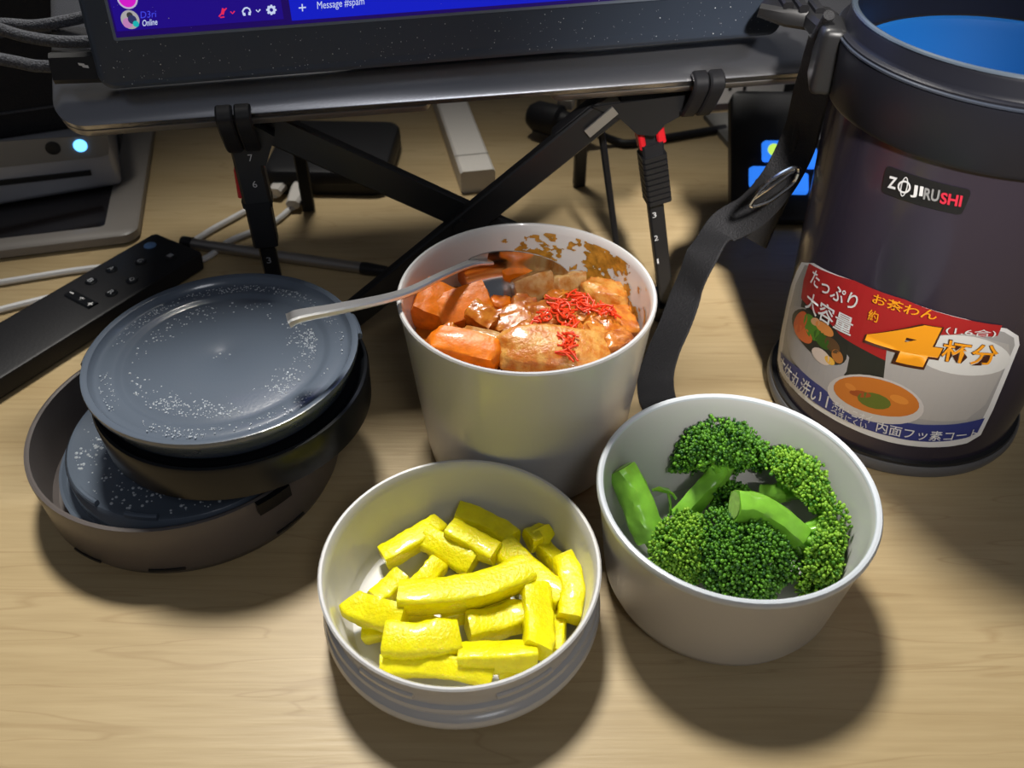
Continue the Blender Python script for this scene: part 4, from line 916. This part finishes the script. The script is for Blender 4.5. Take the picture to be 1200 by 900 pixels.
for (u, v, kind) in ((905, 178, 'y'), (944, 186, 'b'), (890, 208, 'b'), (934, 216, 'b'), (975, 196, 'b'), (968, 224, 'b')):
    x, y = kxy(u, v); s_ = .0068
    kc = slab('key', rounded_outline(x-s_, y-s_, x+s_, y+s_, .002), [(0, 0), (.003, .0004), (.004, .0012)], 'key', kp, KF)
    if kind == 'y': poly3('key_glow', [KF @ Vector((x+.0040*math.cos(i*.42), y+.0040*math.sin(i*.42), .0043)) for i in range(15)], 'keyy', kc)
x, y = kxy(948, 160); text3('AM', KF @ Vector((x-.004, y-.002, .0003)), KF @ Vector((x+.007, y-.002, .0003)), KF @ Vector((x-.004, y+.003, .0003)), 'print_d', kp, .02)

# ------------------------------------------------------------------ left background: tablet, dock, speaker boxes
c0 = atz(160, 273, .008); TD = (atz(160, 273, .008)-atz(0, 292, .008)).normalized(); TN = UP.cross(TD).normalized()
TFm = frame(Vector((c0.x, c0.y, 0)), TD, TN, UP)
tab = thing('tablet', 'grey framed tablet with dark glass lying on the desk under the silver dock', 'tablet', (c0.x-.1, c0.y+.08, 0))
tw, th_ = .24, .17
slab('shell', rounded_outline(-tw, 0, 0, th_, .010), [(.0003, .002), (.002, 0), (.007, 0), (.008, .0012)], flat('warm_grey', (.22, .20, .18), .4), tab, TFm)
slab('glass', rounded_outline(-tw+.012, .013, -.020, th_-.012, .003), [(.0075, 0), (.0082, 0)], 'blackg', tab, TFm)
d0 = atz(143, 212, .012); DXd = (atz(143, 212, .012)-atz(0, 236, .012)).normalized(); DNd = UP.cross(DXd).normalized()
dock_h = aty(133, 158, d0.y).z-.0085
dk = thing('docking_station', 'silver box with slot and glowing blue button standing on the tablet', 'dock', (d0.x-.08, d0.y+.04, .0085))
DKF = frame(Vector((d0.x, d0.y, .0085)), DXd, DNd, UP)
box('housing', (.20, .09, dock_h), DKF, 'silverp', dk, .004, 3, (-.10, .045, dock_h/2))
def dkp(u, v, lift=.0): return onplane(u, v, Vector((d0.x, d0.y, 0))-DNd*lift, DNd)
pf = [dkp(u, v, .0006) for u, v in ((0, 197), (118, 184), (127, 181), (128, 172), (126, 158), (0, 166))]
pts = [dkp(-90, 206, .0006)]+pf[1:5]+[dkp(-90, 172, .0006)]
vs_ = pts+[p+DNd*.0012 for p in pts]; n_ = len(pts)
mk('front_panel', vs_, [tuple(range(n_)), tuple(range(n_, 2*n_))]+[(i, (i+1) % n_, n_+(i+1) % n_, n_+i) for i in range(n_)], 'greyp', dk, 30)
sweep('slot', [dkp(-70, 222, .0003), dkp(107, 202, .0003)], lambda i, t: rect(.0036, .0012, .0), 'black', dk, up=DNd)
def ring_on(u, v, r, m, name, lift):
    c = dkp(u, v, 0); o = lathe(name, [(0, -.0005), (r, -.0005), (r, lift*.7), (r*.8, lift), (0, lift)], 0, 0, m, dk, 20); o.matrix_basis = frame(c, DXd, UP, -DNd); o.matrix_parent_inverse = Matrix.Translation(dk.location).inverted(); return o
ring_on(62, 173, .0045, 'black', 'audio_socket', .0012); ring_on(94, 170, .0040, 'led', 'power_button', .0018)
# black fabric speaker box on the dock
zt_ = .0085+dock_h
fa = dkp(60, 158); SB = frame(Vector((d0.x, d0.y, zt_+.0005)), DXd, DNd, UP)
top = aty(40, -60, d0.y+.02).z
sb = thing('fabric_speaker', 'tall black fabric covered box standing on the silver dock', 'speaker', (d0.x-.08, d0.y+.05, zt_+.0005))
box('cabinet', (.19, .08, top-zt_-.0005), SB, 'fabric', sb, .008, 3, (-.095+.015, .052, (top-zt_-.0005)/2))
for k_ in range(4): box('seam', (.186, .0012, .0012), SB, 'braid', sb, 0, 1, (-.08, .0116, .018+.045*k_))

# ------------------------------------------------------------------ origins of single-mesh things at their base
for o in list(C.objects):
    if o.type == 'MESH' and o.parent is None and o.get('kind') != 'structure':
        co = [v.co for v in o.data.vertices]; lo = Vector((sum(c.x for c in co)/len(co), sum(c.y for c in co)/len(co), min(c.z for c in co)))
        o.data.transform(Matrix.Translation(-lo)); o.location = lo
# pivot pin keeps its own matrix under the stand
for o in stand.children:
    if o.name.startswith('pivot_pin'): o.matrix_parent_inverse = Matrix.Translation(stand.location).inverted()
